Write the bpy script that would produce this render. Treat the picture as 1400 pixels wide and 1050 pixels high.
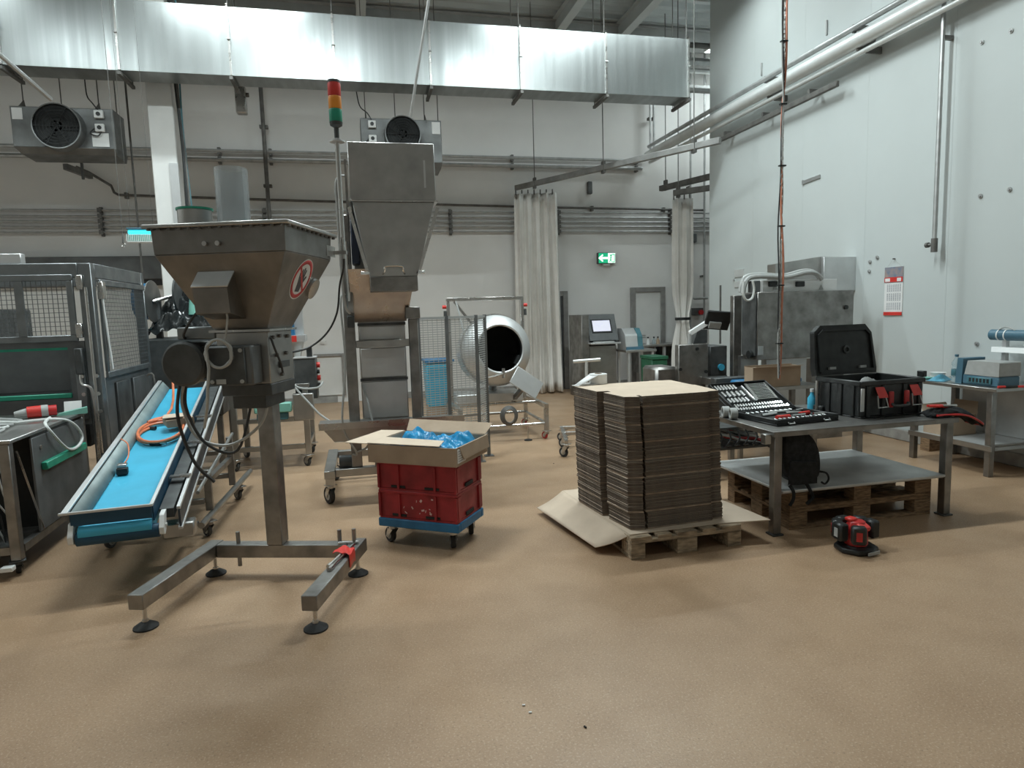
import bpy, bmesh, math, random
from mathutils import Vector, Matrix, Euler
random.seed(7)
for o in list(bpy.data.objects): bpy.data.objects.remove(o)
SC = bpy.context.scene; COL = SC.collection
# ---------------------------------------------------------------- camera
FPX, CAMH = 900.0, 1.6
YAW, PITCH, ROLL = 0.2280, 0.1106, 0.02967
_F = Vector((math.sin(YAW)*math.cos(PITCH), math.cos(YAW)*math.cos(PITCH), -math.sin(PITCH)))
_R = Vector((math.cos(YAW), -math.sin(YAW), 0)); _U = _R.cross(_F)
_R2 = math.cos(ROLL)*_R - math.sin(ROLL)*_U; _U2 = math.sin(ROLL)*_R + math.cos(ROLL)*_U
CM = Matrix((_R2, _U2, -_F)).transposed()
cd = bpy.data.cameras.new('camera'); cam = bpy.data.objects.new('camera', cd); COL.objects.link(cam)
cd.sensor_width = 36; cd.lens = 36*FPX/1400; cd.clip_start = .05; cd.clip_end = 100
M4 = CM.to_4x4(); M4.translation = (0, 0, CAMH); cam.matrix_world = M4; SC.camera = cam
# a pixel gives a direction; distance comes from the floor, a wall or a known depth
def ray(x, y): return CM @ Vector(((x-700)/FPX, (525-y)/FPX, -1))
def fl(x, y, z=0.0): d = ray(x, y); return d*((z-CAMH)/d.z) + Vector((0, 0, CAMH))
def atY(x, y, Y): d = ray(x, y); return d*(Y/d.y) + Vector((0, 0, CAMH))
def atX(x, y, X): d = ray(x, y); return d*(X/d.x) + Vector((0, 0, CAMH))
# ---------------------------------------------------------------- world, exposure, light
SC.view_settings.view_transform = 'Standard'; SC.view_settings.look = 'None'
SC.view_settings.gamma = 1; SC.view_settings.use_curve_mapping = False
SC.view_settings.exposure = 0.15
W = bpy.data.worlds.new('World'); SC.world = W; W.use_nodes = True
W.node_tree.nodes['Background'].inputs[0].default_value = (.6, .7, .75, 1)
W.node_tree.nodes['Background'].inputs[1].default_value = .02
LAMP_POWER = 1.0
LAMP_COL = (.88, .99, 1.0)
LAMPS = [(-5.2, 8.4, 28), (-1.5, 8.5, 85), (3.2, 8.5, 80), (4.7, 8.9, 22), (-4.4, 5.4, 90), (-.6, 5.6, 160), (2.7, 5.6, 140), (-2.6, 1.0, 16), (2.0, 1.0, 12), (7.4, 11.5, 36)]   # ceiling luminaires x, y, watts (built below)
LAMP_Z = 6.25
# room
XL, XR, YB, YF, ZC, YC = -7.5, 6.0, 12.65, -4.5, 6.95, 10.35
# ---------------------------------------------------------------- materials
MATS = {}
def mat(name, col=(.5,.5,.5), rough=.5, metal=0, var=.12, scale=6, bump=0, bscale=60, stretch=None, col2=None, emit=0, alpha=1, trans=0, spec=None, rvar=.1):
    if name in MATS: return MATS[name]
    m = bpy.data.materials.new(name); m.use_nodes = True; nt = m.node_tree; N = nt.nodes; L = nt.links
    b = N['Principled BSDF']; b.inputs['Roughness'].default_value = rough; b.inputs['Metallic'].default_value = metal
    tc = N.new('ShaderNodeTexCoord'); mp = N.new('ShaderNodeMapping'); L.new(tc.outputs['Object'], mp.inputs[0])
    if stretch: mp.inputs['Scale'].default_value = stretch
    n1 = N.new('ShaderNodeTexNoise'); n1.inputs['Scale'].default_value = scale; n1.inputs['Detail'].default_value = 5; L.new(mp.outputs[0], n1.inputs[0])
    mx = N.new('ShaderNodeMix'); mx.data_type = 'RGBA'
    c2 = col2 or tuple(max(0, c*(1-var*2.2)) for c in col); c1 = col if col2 else tuple(min(1, c*(1+var*.6)) for c in col)
    cr = N.new('ShaderNodeMapRange'); cr.inputs[1].default_value = .3; cr.inputs[2].default_value = .7; L.new(n1.outputs[0], cr.inputs[0])
    L.new(cr.outputs[0], mx.inputs[0]); mx.inputs[6].default_value = (*c2, 1); mx.inputs[7].default_value = (*c1, 1)
    L.new(mx.outputs[2], b.inputs['Base Color'])
    if rvar:
        rr = N.new('ShaderNodeMapRange'); rr.inputs[1].default_value = .25; rr.inputs[2].default_value = .75
        rr.inputs[3].default_value = min(1, rough+rvar); rr.inputs[4].default_value = max(.03, rough-rvar); L.new(n1.outputs[0], rr.inputs[0]); L.new(rr.outputs[0], b.inputs['Roughness'])
    if bump:
        n2 = N.new('ShaderNodeTexNoise'); n2.inputs['Scale'].default_value = bscale; n2.inputs['Detail'].default_value = 3; L.new(mp.outputs[0], n2.inputs[0])
        bp = N.new('ShaderNodeBump'); bp.inputs['Strength'].default_value = bump; bp.inputs['Distance'].default_value = .01; L.new(n2.outputs[0], bp.inputs['Height']); L.new(bp.outputs[0], b.inputs['Normal'])
    if emit: b.inputs['Emission Color'].default_value = (*col, 1); b.inputs['Emission Strength'].default_value = emit
    if trans: b.inputs['Transmission Weight'].default_value = trans; b.inputs['IOR'].default_value = 1.35
    if alpha < 1: b.inputs['Alpha'].default_value = alpha
    if spec is not None: b.inputs['Specular IOR Level'].default_value = spec
    MATS[name] = m; return m
def floor_mat():
    m = bpy.data.materials.new('floor_resin'); m.use_nodes = True; nt = m.node_tree; N = nt.nodes; L = nt.links; b = N['Principled BSDF']
    g = N.new('ShaderNodeNewGeometry')
    def noise(s, d=4, st=None):
        n = N.new('ShaderNodeTexNoise'); n.inputs['Scale'].default_value = s; n.inputs['Detail'].default_value = d
        if st:
            mp = N.new('ShaderNodeMapping'); mp.inputs['Scale'].default_value = st; L.new(g.outputs['Position'], mp.inputs[0]); L.new(mp.outputs[0], n.inputs[0])
        else: L.new(g.outputs['Position'], n.inputs[0])
        return n
    def ramp(src, a, bb, lo, hi):
        r = N.new('ShaderNodeMapRange'); r.inputs[1].default_value = a; r.inputs[2].default_value = bb; r.inputs[3].default_value = lo; r.inputs[4].default_value = hi; L.new(src.outputs[0], r.inputs[0]); return r
    def mix(fac, a, bb, mode='MIX'):
        x = N.new('ShaderNodeMix'); x.data_type = 'RGBA'; x.blend_type = mode
        if hasattr(fac, 'outputs'): L.new(fac.outputs[0], x.inputs[0])
        else: x.inputs[0].default_value = fac
        for i, c in ((6, a), (7, bb)):
            if isinstance(c, tuple): x.inputs[i].default_value = (*c, 1)
            else: L.new(c.outputs[2], x.inputs[i])
        return x
    big = mix(ramp(noise(.8, 4), .3, .7, 0, 1), FLOOR_A, FLOOR_B)
    mid = mix(ramp(noise(3.2, 6), .42, .72, 0, .55), big, FLOOR_C)
    spk = mix(ramp(noise(120, 2), .55, .68, 0, .6), mid, (.54, .41, .29))
    drk = mix(ramp(noise(95, 3), .57, .72, 0, .6), spk, (.17, .105, .06))
    stn = mix(ramp(noise(1.3, 5, (1, .35, 1)), .6, .74, 0, .4), drk, (.16, .095, .045))
    L.new(stn.outputs[2], b.inputs['Base Color'])
    r = ramp(noise(2.2, 5), .3, .7, .5, .36); L.new(r.outputs[0], b.inputs['Roughness'])
    bp = N.new('ShaderNodeBump'); bp.inputs['Strength'].default_value = .25; bp.inputs['Distance'].default_value = .004; n = noise(130, 3); L.new(n.outputs[0], bp.inputs['Height']); L.new(bp.outputs[0], b.inputs['Normal'])
    return m
FLOOR_A, FLOOR_B, FLOOR_C = (.39, .257, .157), (.355, .228, .136), (.29, .178, .10)
M_floor = floor_mat()
M_wall = mat('wall_paint', (.83, .82, .80), .7, var=.03, scale=1.2, bump=.04, bscale=30)
M_wallr = mat('wall_panel_white', (.56, .60, .595), .55, var=.02, scale=1.0)
M_base = mat('skirting_grey', (.36, .35, .33), .6, var=.15, scale=9)
M_ceil = mat('ceiling_sheet', (.66, .70, .70), .55, var=.05, scale=2)
M_steel = mat('stainless', (.46, .455, .44), .38, 1, var=.10, scale=5, bump=.03, bscale=14, rvar=.08)
M_hop = mat('hopper_steel', (.27, .262, .25), .44, .95, var=.12, scale=6, bump=.03, bscale=12)
M_steeld = mat('stainless_worn', (.33, .32, .305), .44, 1, var=.18, scale=7, bump=.05, bscale=10)
M_steelv = mat('brushed_tube', (.60, .59, .57), .3, 1, var=.07, scale=10)
M_satin = mat('satin_steel', (.66, .67, .67), .48, .75, var=.06, scale=4)
M_paintg = mat('painted_grey_metal', (.145, .153, .155), .5, .35, var=.12, scale=5)
M_darkg = mat('dark_grey_metal', (.085, .09, .09), .5, .2, var=.2, scale=8)
M_mesh = mat('mesh_zinc', (.52, .54, .54), .45, .5, var=.05)
M_guard = mat('guard_frame_grey', (.23, .245, .25), .42, .75, var=.12, scale=6)
M_galv = mat('galvanised_duct', (.47, .50, .50), .34, .92, var=.10, scale=1.6, bump=.2, bscale=1.3, stretch=(5, 1, .10), rvar=.07)
M_pipe = mat('pipe_galvanised', (.50, .505, .50), .45, .7, var=.1, scale=8)
M_piped = mat('pipe_dark', (.17, .165, .155), .55, .4, var=.15, scale=8)
M_pipel = mat('pipe_light', (.74, .76, .75), .4, .4, var=.05, scale=5)
M_black = mat('black_plastic', (.018, .02, .02), .45, var=.25, scale=12)
M_rubber = mat('black_rubber', (.03, .03, .03), .75, var=.2, scale=20)
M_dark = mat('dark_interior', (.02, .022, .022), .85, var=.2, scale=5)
M_white = mat('white_plastic', (.80, .81, .80), .4, var=.03, scale=6)
M_whitep = mat('white_paint', (.80, .80, .78), .5, var=.03, scale=3)
M_red = mat('red_plastic', (.55, .03, .03), .4, var=.15, scale=10)
M_redc = mat('red_crate', (.36, .022, .028), .5, var=.18, scale=9)
M_bright_red = mat('bright_red', (.70, .045, .035), .4, var=.08, scale=10)
M_blue = mat('blue_paint', (.018, .16, .34), .45, var=.12, scale=12)
M_belt = mat('blue_belt', (.055, .44, .66), .5, var=.05, scale=5)
M_beltd = mat('blue_belt_edge', (.007, .065, .125), .5, var=.1, scale=5)
M_bag = mat('blue_film', (.035, .40, .78), .22, var=.18, scale=10, trans=.25)
M_green = mat('green_plastic', (.02, .30, .19), .4, var=.1, scale=8)
M_mint = mat('mint_plastic', (.22, .52, .43), .45, var=.08, scale=8)
M_kraft = mat('kraft_board', (.41, .305, .215), .8, var=.06, scale=7, bump=.06, bscale=50)  # darker than the flaps: shade on the box walls mixed into the colour
M_kraftd = mat('kraft_edge_shade', (.155, .127, .103), .9, var=.28, scale=16, stretch=(1, 1, 9), bump=.4, bscale=160)  # board edges: shade between the flutes put into a darker brown
M_kraftl = mat('kraft_light', (.62, .50, .385), .75, var=.04, scale=6)
M_wood = mat('pallet_wood', (.30, .19, .105), .8, var=.3, scale=5, stretch=(3, 3, 18), bump=.2, bscale=40)
M_wood2 = mat('pallet_wood_grey', (.42, .32, .215), .85, var=.3, scale=5, stretch=(2, 9, 9), bump=.2, bscale=40)
M_curt = mat('curtain_pvc', (.84, .82, .78), .55, var=.04, scale=4)
M_cable = mat('cable_grey', (.42, .43, .42), .5, var=.05, scale=20)
M_cablel = mat('cable_white', (.66, .68, .66), .5, var=.05, scale=20)
M_cabled = mat('cable_black', (.03, .032, .033), .5, var=.1, scale=20)
M_orange2 = mat('orange_hose_dull', (.68, .26, .16), .5, var=.1, scale=12)
M_cooler = mat('cooler_sheet', (.19, .197, .195), .5, .6, var=.12, scale=5)
M_orange = mat('orange_hose', (.80, .23, .10), .45, var=.1, scale=12)
M_amber = mat('amber_lens', (.85, .30, .03), .35, var=.05)
M_clear = mat('clear_tube', (.55, .58, .59), .15, var=.05, trans=.4, alpha=.58)
M_paper = mat('paper_white', (.78, .78, .77), .75, var=.03)
M_ink = mat('ink', (.10, .10, .11), .8, var=.1)
M_chrome = mat('chrome', (.78, .79, .79), .16, 1, var=.05, scale=20, rvar=.04)
M_shelf = mat('shelf_sheet', (.58, .59, .585), .5, .55, var=.08, scale=4)
M_screen = mat('screen_glow', (.62, .62, .72), .3, emit=.55, var=.02)
M_exitg = mat('exit_green', (.01, .42, .20), .4, emit=.75, var=.02)
M_exitw = mat('exit_white', (.85, 1, .92), .4, emit=.95, var=.01)
M_bagk = mat('black_film', (.022, .026, .027), .16, var=.3, scale=9)
M_teal = mat('teal_plastic', (.07, .19, .225), .4, var=.1, scale=7)
M_tealb = mat('device_blue', (.075, .17, .235), .42, var=.1, scale=7)
M_glass = mat('bottle_plastic', (.70, .85, .90), .12, trans=.7, alpha=.6, var=.03)
M_yell = mat('yellow', (.75, .60, .05), .5)
M_cloth = mat('black_fabric', (.012, .013, .014), .9, var=.3, scale=30, bump=.2, bscale=120)
M_glove = mat('blue_glove', (.10, .36, .50), .5, var=.15, scale=20)
M_lampd = mat('lamp_diffuser', (.90, 1.0, .97), .5, emit=6.0, var=0, rvar=0)
# ---------------------------------------------------------------- mesh builder
class MB:
    def __init__(s): s.v = []; s.f = []; s.m = []
    def add(s, vs, fs, mi=0):
        o = len(s.v); s.v += [tuple(p) for p in vs]; s.f += [tuple(i+o for i in q) for q in fs]; s.m += [mi]*len(fs); return s
    def box(s, x0, x1, y0, y1, z0, z1, mi=0):
        vs = [(x, y, z) for z in (z0, z1) for x, y in ((x0, y0), (x1, y0), (x1, y1), (x0, y1))]
        return s.add(vs, [(3,2,1,0), (4,5,6,7), (0,1,5,4), (1,2,6,5), (2,3,7,6), (3,0,4,7)], mi)
    def obox(s, c, size, R=None, mi=0):
        R = R or Matrix.Identity(3); c = Vector(c); h = Vector(size)/2
        vs = [c + R @ Vector((sx*h.x, sy*h.y, sz*h.z)) for sz in (-1, 1) for sx, sy in ((-1,-1), (1,-1), (1,1), (-1,1))]
        return s.add(vs, [(3,2,1,0), (4,5,6,7), (0,1,5,4), (1,2,6,5), (2,3,7,6), (3,0,4,7)], mi)
    def beam(s, p, q, w, h=None, mi=0, up=(0,0,1)):
        h = h or w; p = Vector(p); q = Vector(q); d = (q-p); l = d.length; d.normalize(); u = Vector(up)
        if abs(d.dot(u)) > .98: u = Vector((0, 1, 0))
        sd = d.cross(u).normalized(); u = sd.cross(d)
        return s.obox((p+q)/2, (w, l, h), Matrix((sd, d, u)).transposed(), mi)
    def ring(s, c, d, r, n, ph=0):
        d = Vector(d).normalized(); a = Vector((0, 0, 1)) if abs(d.z) < .9 else Vector((1, 0, 0)); u = d.cross(a).normalized(); w = d.cross(u)
        return [Vector(c) + u*math.cos(ph+2*math.pi*i/n)*r + w*math.sin(ph+2*math.pi*i/n)*r for i in range(n)]
    def cyl(s, p, q, r0, r1=None, n=16, caps=True, mi=0):
        r1 = r0 if r1 is None else r1; p = Vector(p); q = Vector(q)
        vs = s.ring(p, q-p, r0, n) + s.ring(q, q-p, r1, n); fs = [(i, (i+1) % n, n+(i+1) % n, n+i) for i in range(n)]
        if caps: fs += [tuple(range(n-1, -1, -1)), tuple(range(n, 2*n))]
        return s.add(vs, fs, mi)
    def pipe(s, p, q, r0, r1, n=20, mi=0):      # hollow tube, r0 outer, r1 inner
        p = Vector(p); q = Vector(q); d = q-p
        vs = s.ring(p, d, r0, n)+s.ring(q, d, r0, n)+s.ring(q, d, r1, n)+s.ring(p, d, r1, n); fs = []
        for k in range(4):
            a, b = k*n, ((k+1) % 4)*n; fs += [(a+i, a+(i+1) % n, b+(i+1) % n, b+i) for i in range(n)]
        return s.add(vs, fs, mi)
    def revolve(s, c, axis, prof, n=24, mi=0):  # prof = [(radius, distance along axis)]
        c = Vector(c); ax = Vector(axis).normalized(); vs = []; fs = []
        for r, t in prof: vs += s.ring(c+ax*t, ax, max(r, 1e-4), n)
        for k in range(len(prof)-1): fs += [(k*n+i, k*n+(i+1) % n, (k+1)*n+(i+1) % n, (k+1)*n+i) for i in range(n)]
        return s.add(vs, fs, mi)
    def tube(s, pts, r, n=8, closed=False, mi=0):
        pts = [Vector(p) for p in pts]; m = len(pts); vs = []; prev = None
        for i, p in enumerate(pts):
            a = pts[(i-1) % m] if (closed or i > 0) else p; b = pts[(i+1) % m] if (closed or i < m-1) else p
            d = (b-a).normalized()
            if prev is None: u = d.cross(Vector((0, 0, 1)) if abs(d.z) < .9 else Vector((1, 0, 0))).normalized()
            else:
                u = prev - d*prev.dot(d)
                if u.length < 1e-5: u = d.cross(Vector((1, .3, .2)))
                u.normalize()
            prev = u; w = d.cross(u); vs += [p + u*math.cos(2*math.pi*j/n)*r + w*math.sin(2*math.pi*j/n)*r for j in range(n)]
        fs = []; R = m if closed else m-1
        for k in range(R):
            a, b = k*n, ((k+1) % m)*n; fs += [(a+j, a+(j+1) % n, b+(j+1) % n, b+j) for j in range(n)]
        if not closed: fs += [tuple(range(n-1, -1, -1)), tuple(range((m-1)*n, m*n))]
        return s.add(vs, fs, mi)
    def prism(s, poly, vec, mi=0, mcap=None):
        poly = [Vector(p) for p in poly]; vec = Vector(vec); n = len(poly); vs = poly+[p+vec for p in poly]
        s.add(vs, [tuple((i, (i+1) % n, n+(i+1) % n, n+i)) for i in range(n)], mi)
        return s.add(vs, [tuple(range(n-1, -1, -1)), tuple(range(n, 2*n))], mi if mcap is None else mcap)
    def frus(s, b, t, mi=0, caps=True):        # two quads (lists of 4 points) joined
        fs = [(i, (i+1) % 4, 4+(i+1) % 4, 4+i) for i in range(4)]
        if caps: fs += [(3,2,1,0), (4,5,6,7)]
        return s.add(list(b)+list(t), fs, mi)
    def grid(s, fn, nu, nv, mi=0):
        vs = [fn(i/nu, j/nv) for j in range(nv+1) for i in range(nu+1)]
        return s.add(vs, [(j*(nu+1)+i, j*(nu+1)+i+1, (j+1)*(nu+1)+i+1, (j+1)*(nu+1)+i) for j in range(nv) for i in range(nu)], mi)
    def build(s, name, mats, parent=None, bevel=0, solid=0, angle=35, loc=None, kind=None, label=None, fix=True):
        me = bpy.data.meshes.new(name); me.from_pydata(s.v, [], s.f)
        for m in (mats if isinstance(mats, (list, tuple)) else [mats]): me.materials.append(m)
        for p, i in zip(me.polygons, s.m): p.material_index = i
        if fix:
            bm = bmesh.new(); bm.from_mesh(me); bmesh.ops.recalc_face_normals(bm, faces=bm.faces); bm.to_mesh(me); bm.free()
        me.shade_smooth(); me.set_sharp_from_angle(angle=math.radians(angle)); me.update()
        o = bpy.data.objects.new(name, me); COL.objects.link(o)
        if parent: o.parent = parent
        if loc is not None: o.location = loc
        if solid: md = o.modifiers.new('solid', 'SOLIDIFY'); md.thickness = solid; md.offset = 0
        if bevel: md = o.modifiers.new('bevel', 'BEVEL'); md.width = bevel; md.segments = 1; md.limit_method = 'ANGLE'; md.angle_limit = math.radians(40)
        if kind: o['kind'] = kind
        if label: o['label'] = label
        return o
def thing(name, label, cat, loc=(0,0,0), rz=0, group=None):
    o = bpy.data.objects.new(name, None); o.empty_display_size = .1; COL.objects.link(o); o.location = loc; o.rotation_euler = (0, 0, rz)
    return tag(o, label, cat, group)
def tag(o, label, cat, group=None):
    o['label'] = label; o['category'] = cat
    if group: o['group'] = group
    return o
def struct(o): o['kind'] = 'structure'; return o
def copy_tree(o, parent=None):
    c = o.copy(); COL.objects.link(c); c.parent = parent
    for ch in list(o.children): copy_tree(ch, c)
    return c
def dup(part, loc=None, rot=None):
    c = part.copy(); COL.objects.link(c)
    if loc is not None: c.location = loc
    if rot is not None: c.rotation_euler = rot
    return c
def spline(pts, k=8, closed=False):     # Catmull-Rom through points
    P = [Vector(p) for p in pts]; out = []; n = len(P)
    for i in range(n if closed else n-1):
        p0 = P[(i-1) % n] if (closed or i > 0) else P[0]; p1 = P[i]; p2 = P[(i+1) % n]; p3 = P[(i+2) % n] if (closed or i < n-2) else P[-1]
        for j in range(k):
            t = j/k; out.append(.5*((2*p1)+(p2-p0)*t+(2*p0-5*p1+4*p2-p3)*t*t+(3*p1-p0-3*p2+p3)*t**3))
    if not closed: out.append(P[-1])
    return out
def rot2(x, y, a): return x*math.cos(a)-y*math.sin(a), x*math.sin(a)+y*math.cos(a)
def rect(x0, y0, x1, y1, Y):            # pixel rectangle on the plane y=Y -> X0, X1, Z0, Z1
    a = atY(x0, (y0+y1)/2, Y); b = atY(x1, (y0+y1)/2, Y); t = atY((x0+x1)/2, y0, Y); u = atY((x0+x1)/2, y1, Y); return a.x, b.x, u.z, t.z
def caster(name, parent, x, y, z, r=.06, w=.03, rz=0, m_wheel=None, m_fork=None):   # mounting plane at z, wheel on floor (local z=0)
    b = MB().box(-.045, .045, -.04, .04, z-.008, z); b.cyl((0,0,z-.03), (0,0,z-.008), .028, n=12)
    for s in (-1, 1):
        b.prism([(s*(w/2+.006), -.03, z-.03), (s*(w/2+.006), .03, z-.03), (s*(w/2+.006), .055, r-.012), (s*(w/2+.006), .03, r-.018)], (.004*s, 0, 0))
    b.cyl((-w/2-.014, .035, r), (w/2+.014, .035, r), .008, n=8); e = b.build(name, m_fork or M_steelv, parent, bevel=.002, loc=(x, y, 0)); e.rotation_euler = (0, 0, rz)
    t = MB().revolve((-w/2, .035, r), (1,0,0), [(.012,0), (r*.62,0), (r*.66,.004), (r*.9,.0), (r,.006), (r,w-.006), (r*.9,w), (r*.66,w-.004), (r*.62,w), (.012,w)], 22)
    t.build('wheel', m_wheel or M_rubber, e); MB().revolve((-w/2-.002, .035, r), (1,0,0), [(0,0), (r*.5,0), (r*.6,.003), (r*.6,w+.001), (r*.5,w+.004), (0,w+.004)], 16).build('hub', M_cable, e)
    return e
def mesh_panel(x0, x1, z0, z1, pitchx, pitchz, r, plane='xz', c=0):     # welded wire mesh as thin bars
    b = MB(); nx = max(1, round((x1-x0)/pitchx)); nz = max(1, round((z1-z0)/pitchz))
    P = (lambda a, z: (a, c, z)) if plane == 'xz' else (lambda a, z: (c, a, z))
    for i in range(nx+1): a = x0+(x1-x0)*i/nx; b.beam(P(a, z0), P(a, z1), r*2)
    for i in range(nz+1): z = z0+(z1-z0)*i/nz; b.beam(P(x0, z), P(x1, z), r*2)
    return b
# ================================================================ ROOM SHELL
struct(MB().box(XL, 9, YF, YB, -.1, 0).build('floor', M_floor))
struct(MB().box(XL-.15, 9.15, YB, YB+.15, -.1, ZC+.3).build('wall_back', M_wall))
struct(MB().box(XL-.15, XL, YF, YB, -.1, ZC+.3).build('wall_left', M_wall))
struct(MB().box(XL-.15, XR+.15, YF-.15, YF, -.1, ZC+.3).build('wall_front', M_wall))
wr = struct(MB().box(XR+.06, XR+.15, YF, YC, -.1, ZC+.3).build('wall_right', M_wallr))
y = YC
while y > YF:
    y2 = max(YF, y-1.16); MB().box(XR, XR+.06, y2+.0007, y-.0007, 0, ZC+.2).build('panel', M_wallr, wr); y = y2
struct(MB().box(XR, 9.15, YC, YC+.12, -.1, ZC+.3).build('wall_return', M_wallr))
struct(MB().box(9, 9.15, YC, YB, -.1, ZC+.3).build('wall_far_right', M_wall))
struct(MB().box(XR-.035, XR-.001, YF, YC, 0, .13).build('baseboard_right', M_base, bevel=.01))
bb = MB().box(XL, -.42, YB-.03, YB, 0, .12); bb.box(.05, 4.02, YB-.03, YB, 0, .12); bb.box(4.2, 5.5, YB-.03, YB, 0, .12); bb.box(6.3, 9, YB-.03, YB, 0, .12)
struct(bb.build('baseboard_back', M_base))
# trapezoidal sheet ceiling, ribs run along X
cb = MB(); prof = []; yy = YF
while yy < YB:
    prof += [(yy, ZC), (yy+.10, ZC), (yy+.15, ZC+.11), (yy+.27, ZC+.11), (yy+.32, ZC)]; yy += .32
vs = [(XL, a, z) for a, z in prof]+[(9, a, z) for a, z in prof]; n = len(prof)
cb.add(vs, [(i, i+1, n+i+1, n+i) for i in range(n-1)])
ceil = struct(cb.build('ceiling', M_ceil, solid=.02, fix=False))
# steel roof beams
def ibeam(p, q, w, h, t=.018):
    b = MB(); p = Vector(p); q = Vector(q)
    b.beam(p, q, t, h); b.beam(p+Vector((0,0,h/2)), q+Vector((0,0,h/2)), w, t); b.beam(p-Vector((0,0,h/2)), q-Vector((0,0,h/2)), w, t); return b
tr = 0
for x in (-4.9, .35, 3.9, 5.15):
    tr += 1; struct(ibeam((x, YF, ZC-.16), (x, YB, ZC-.16), .16, .28).build('trim_%d' % tr, M_ceil))
struct(ibeam((XL, 12.35, ZC-.20), (9, 12.35, ZC-.20), .2, .34).build('trim_%d' % (tr+1), mat('beam_grey', (.50,.515,.51), .6, var=.05)))
struct(ibeam((XL, 10.6, ZC-.12), (9, 10.6, ZC-.12), .12, .2).build('trim_%d' % (tr+2), M_ceil))
# white building column beside the duct
cx0, cx1 = -2.60, -2.28
col_ = struct(MB().box(cx0, cx1, 10.12, 10.5, 0, ZC).build('trim_column', M_whitep, bevel=.012))
MB().box(cx1-.10, cx1+.012, 10.095, 10.119, 2.6, 3.75).build('corner_plate', M_satin, col_)
# large dark lintel of the roller-door opening in the back wall
lx0, lx1, lz0, lz1 = -6.4, -2.35, *[rect(30, 352, 200, 384, 12.6)[i] for i in (2, 3)]
lt = struct(MB().box(lx0, lx1, 12.42, 12.649, lz0, lz1).build('trim_lintel', M_paintg, bevel=.01))
MB().box(lx0+.1, lx1-.1, 12.44, 12.64, lz0-.10, lz0-.002).build('lintel_seal', M_rubber, lt)  # dark rubber strip along the lower edge of the lintel
MB().box(lx0-.1, lx0+.12, 12.45, 12.64, 0, lz0-.002).build('jamb', M_paintg, lt); MB().box(lx1-.12, lx1+.1, 12.45, 12.64, 0, lz0-.002).build('jamb', M_paintg, lt)
MB().box(lx0+.12, lx1-.12, 12.56, 12.64, 0, lz0-.1).build('roller_curtain', M_whitep, lt)
# doors in the back wall
def door(n, x0, x1, zt, ms, leaf, z0=0, fw=.1):
    d = struct(MB().box(x0, x1, YB-.035, YB-.004, z0+.01, zt).build('door_%d' % n, leaf))
    b = MB().box(x0-fw, x0, YB-.07, YB-.004, z0, zt+fw); b.box(x1, x1+fw, YB-.07, YB-.004, z0, zt+fw); b.box(x0, x1, YB-.07, YB-.004, zt, zt+fw); b.build('door_frame', ms, d, bevel=.006)
    h = MB().cyl((x0+.09, YB-.04, z0+1.02), (x0+.09, YB-.10, z0+1.02), .012, n=10); h.tube([(x0+.09, YB-.095, z0+1.02), (x0+.2, YB-.095, z0+1.02)], .011); h.build('door_handle', M_steelv, d)
M_frame = mat('door_frame_grey', (.36, .35, .335), .5, .3)
a = atY(763, 470, YB).x; b_ = atY(775, 470, YB).x; door(1, a-.6, b_-.08, 1.86, M_frame, M_paintg)
a = atY(868, 470, YB).x; b_ = atY(902, 470, YB).x; door(2, a, b_, 1.9, M_frame, M_whitep)
a = atY(434, 510, YB).x; b_ = atY(468, 510, YB).x; door(3, a, b_, .86, M_frame, M_whitep, .13, .05)
# ================================================================ CEILING LIGHTS
def lamp(i, x, y, watts):
    t = thing('ceiling_light', 'long white linear ceiling light hanging on two cables under the sheet roof', 'light', (x, y, LAMP_Z), 0, 'linear lights under the roof')
    b = MB().box(-.85, .85, -.09, .09, .03, .11); b.box(-.87, .87, -.11, -.09, -.01, .11); b.box(-.87, .87, .09, .11, -.01, .11); b.box(-.87, -.85, -.09, .09, 0, .11); b.box(.85, .87, -.09, .09, 0, .11)
    b.build('housing', M_white, t)
    MB().box(-.84, .84, -.085, .085, .012, .028).build('diffuser', M_lampd, t)
    for s in (-.7, .7): MB().cyl((s, 0, .11), (s, 0, ZC-LAMP_Z+.02), .006, n=6).build('suspension_cable', M_steelv, t)
    l = bpy.data.lights.new('lamp_light', 'AREA'); l.shape = 'RECTANGLE'; l.size = 1.66; l.size_y = .16; l.energy = LAMP_POWER*watts; l.color = LAMP_COL
    o = bpy.data.objects.new('lamp_light', l); COL.objects.link(o); o.parent = t; o.location = (0, 0, .008)
for i, (x, y, wt) in enumerate(LAMPS): lamp(i, x, y, wt)
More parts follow.
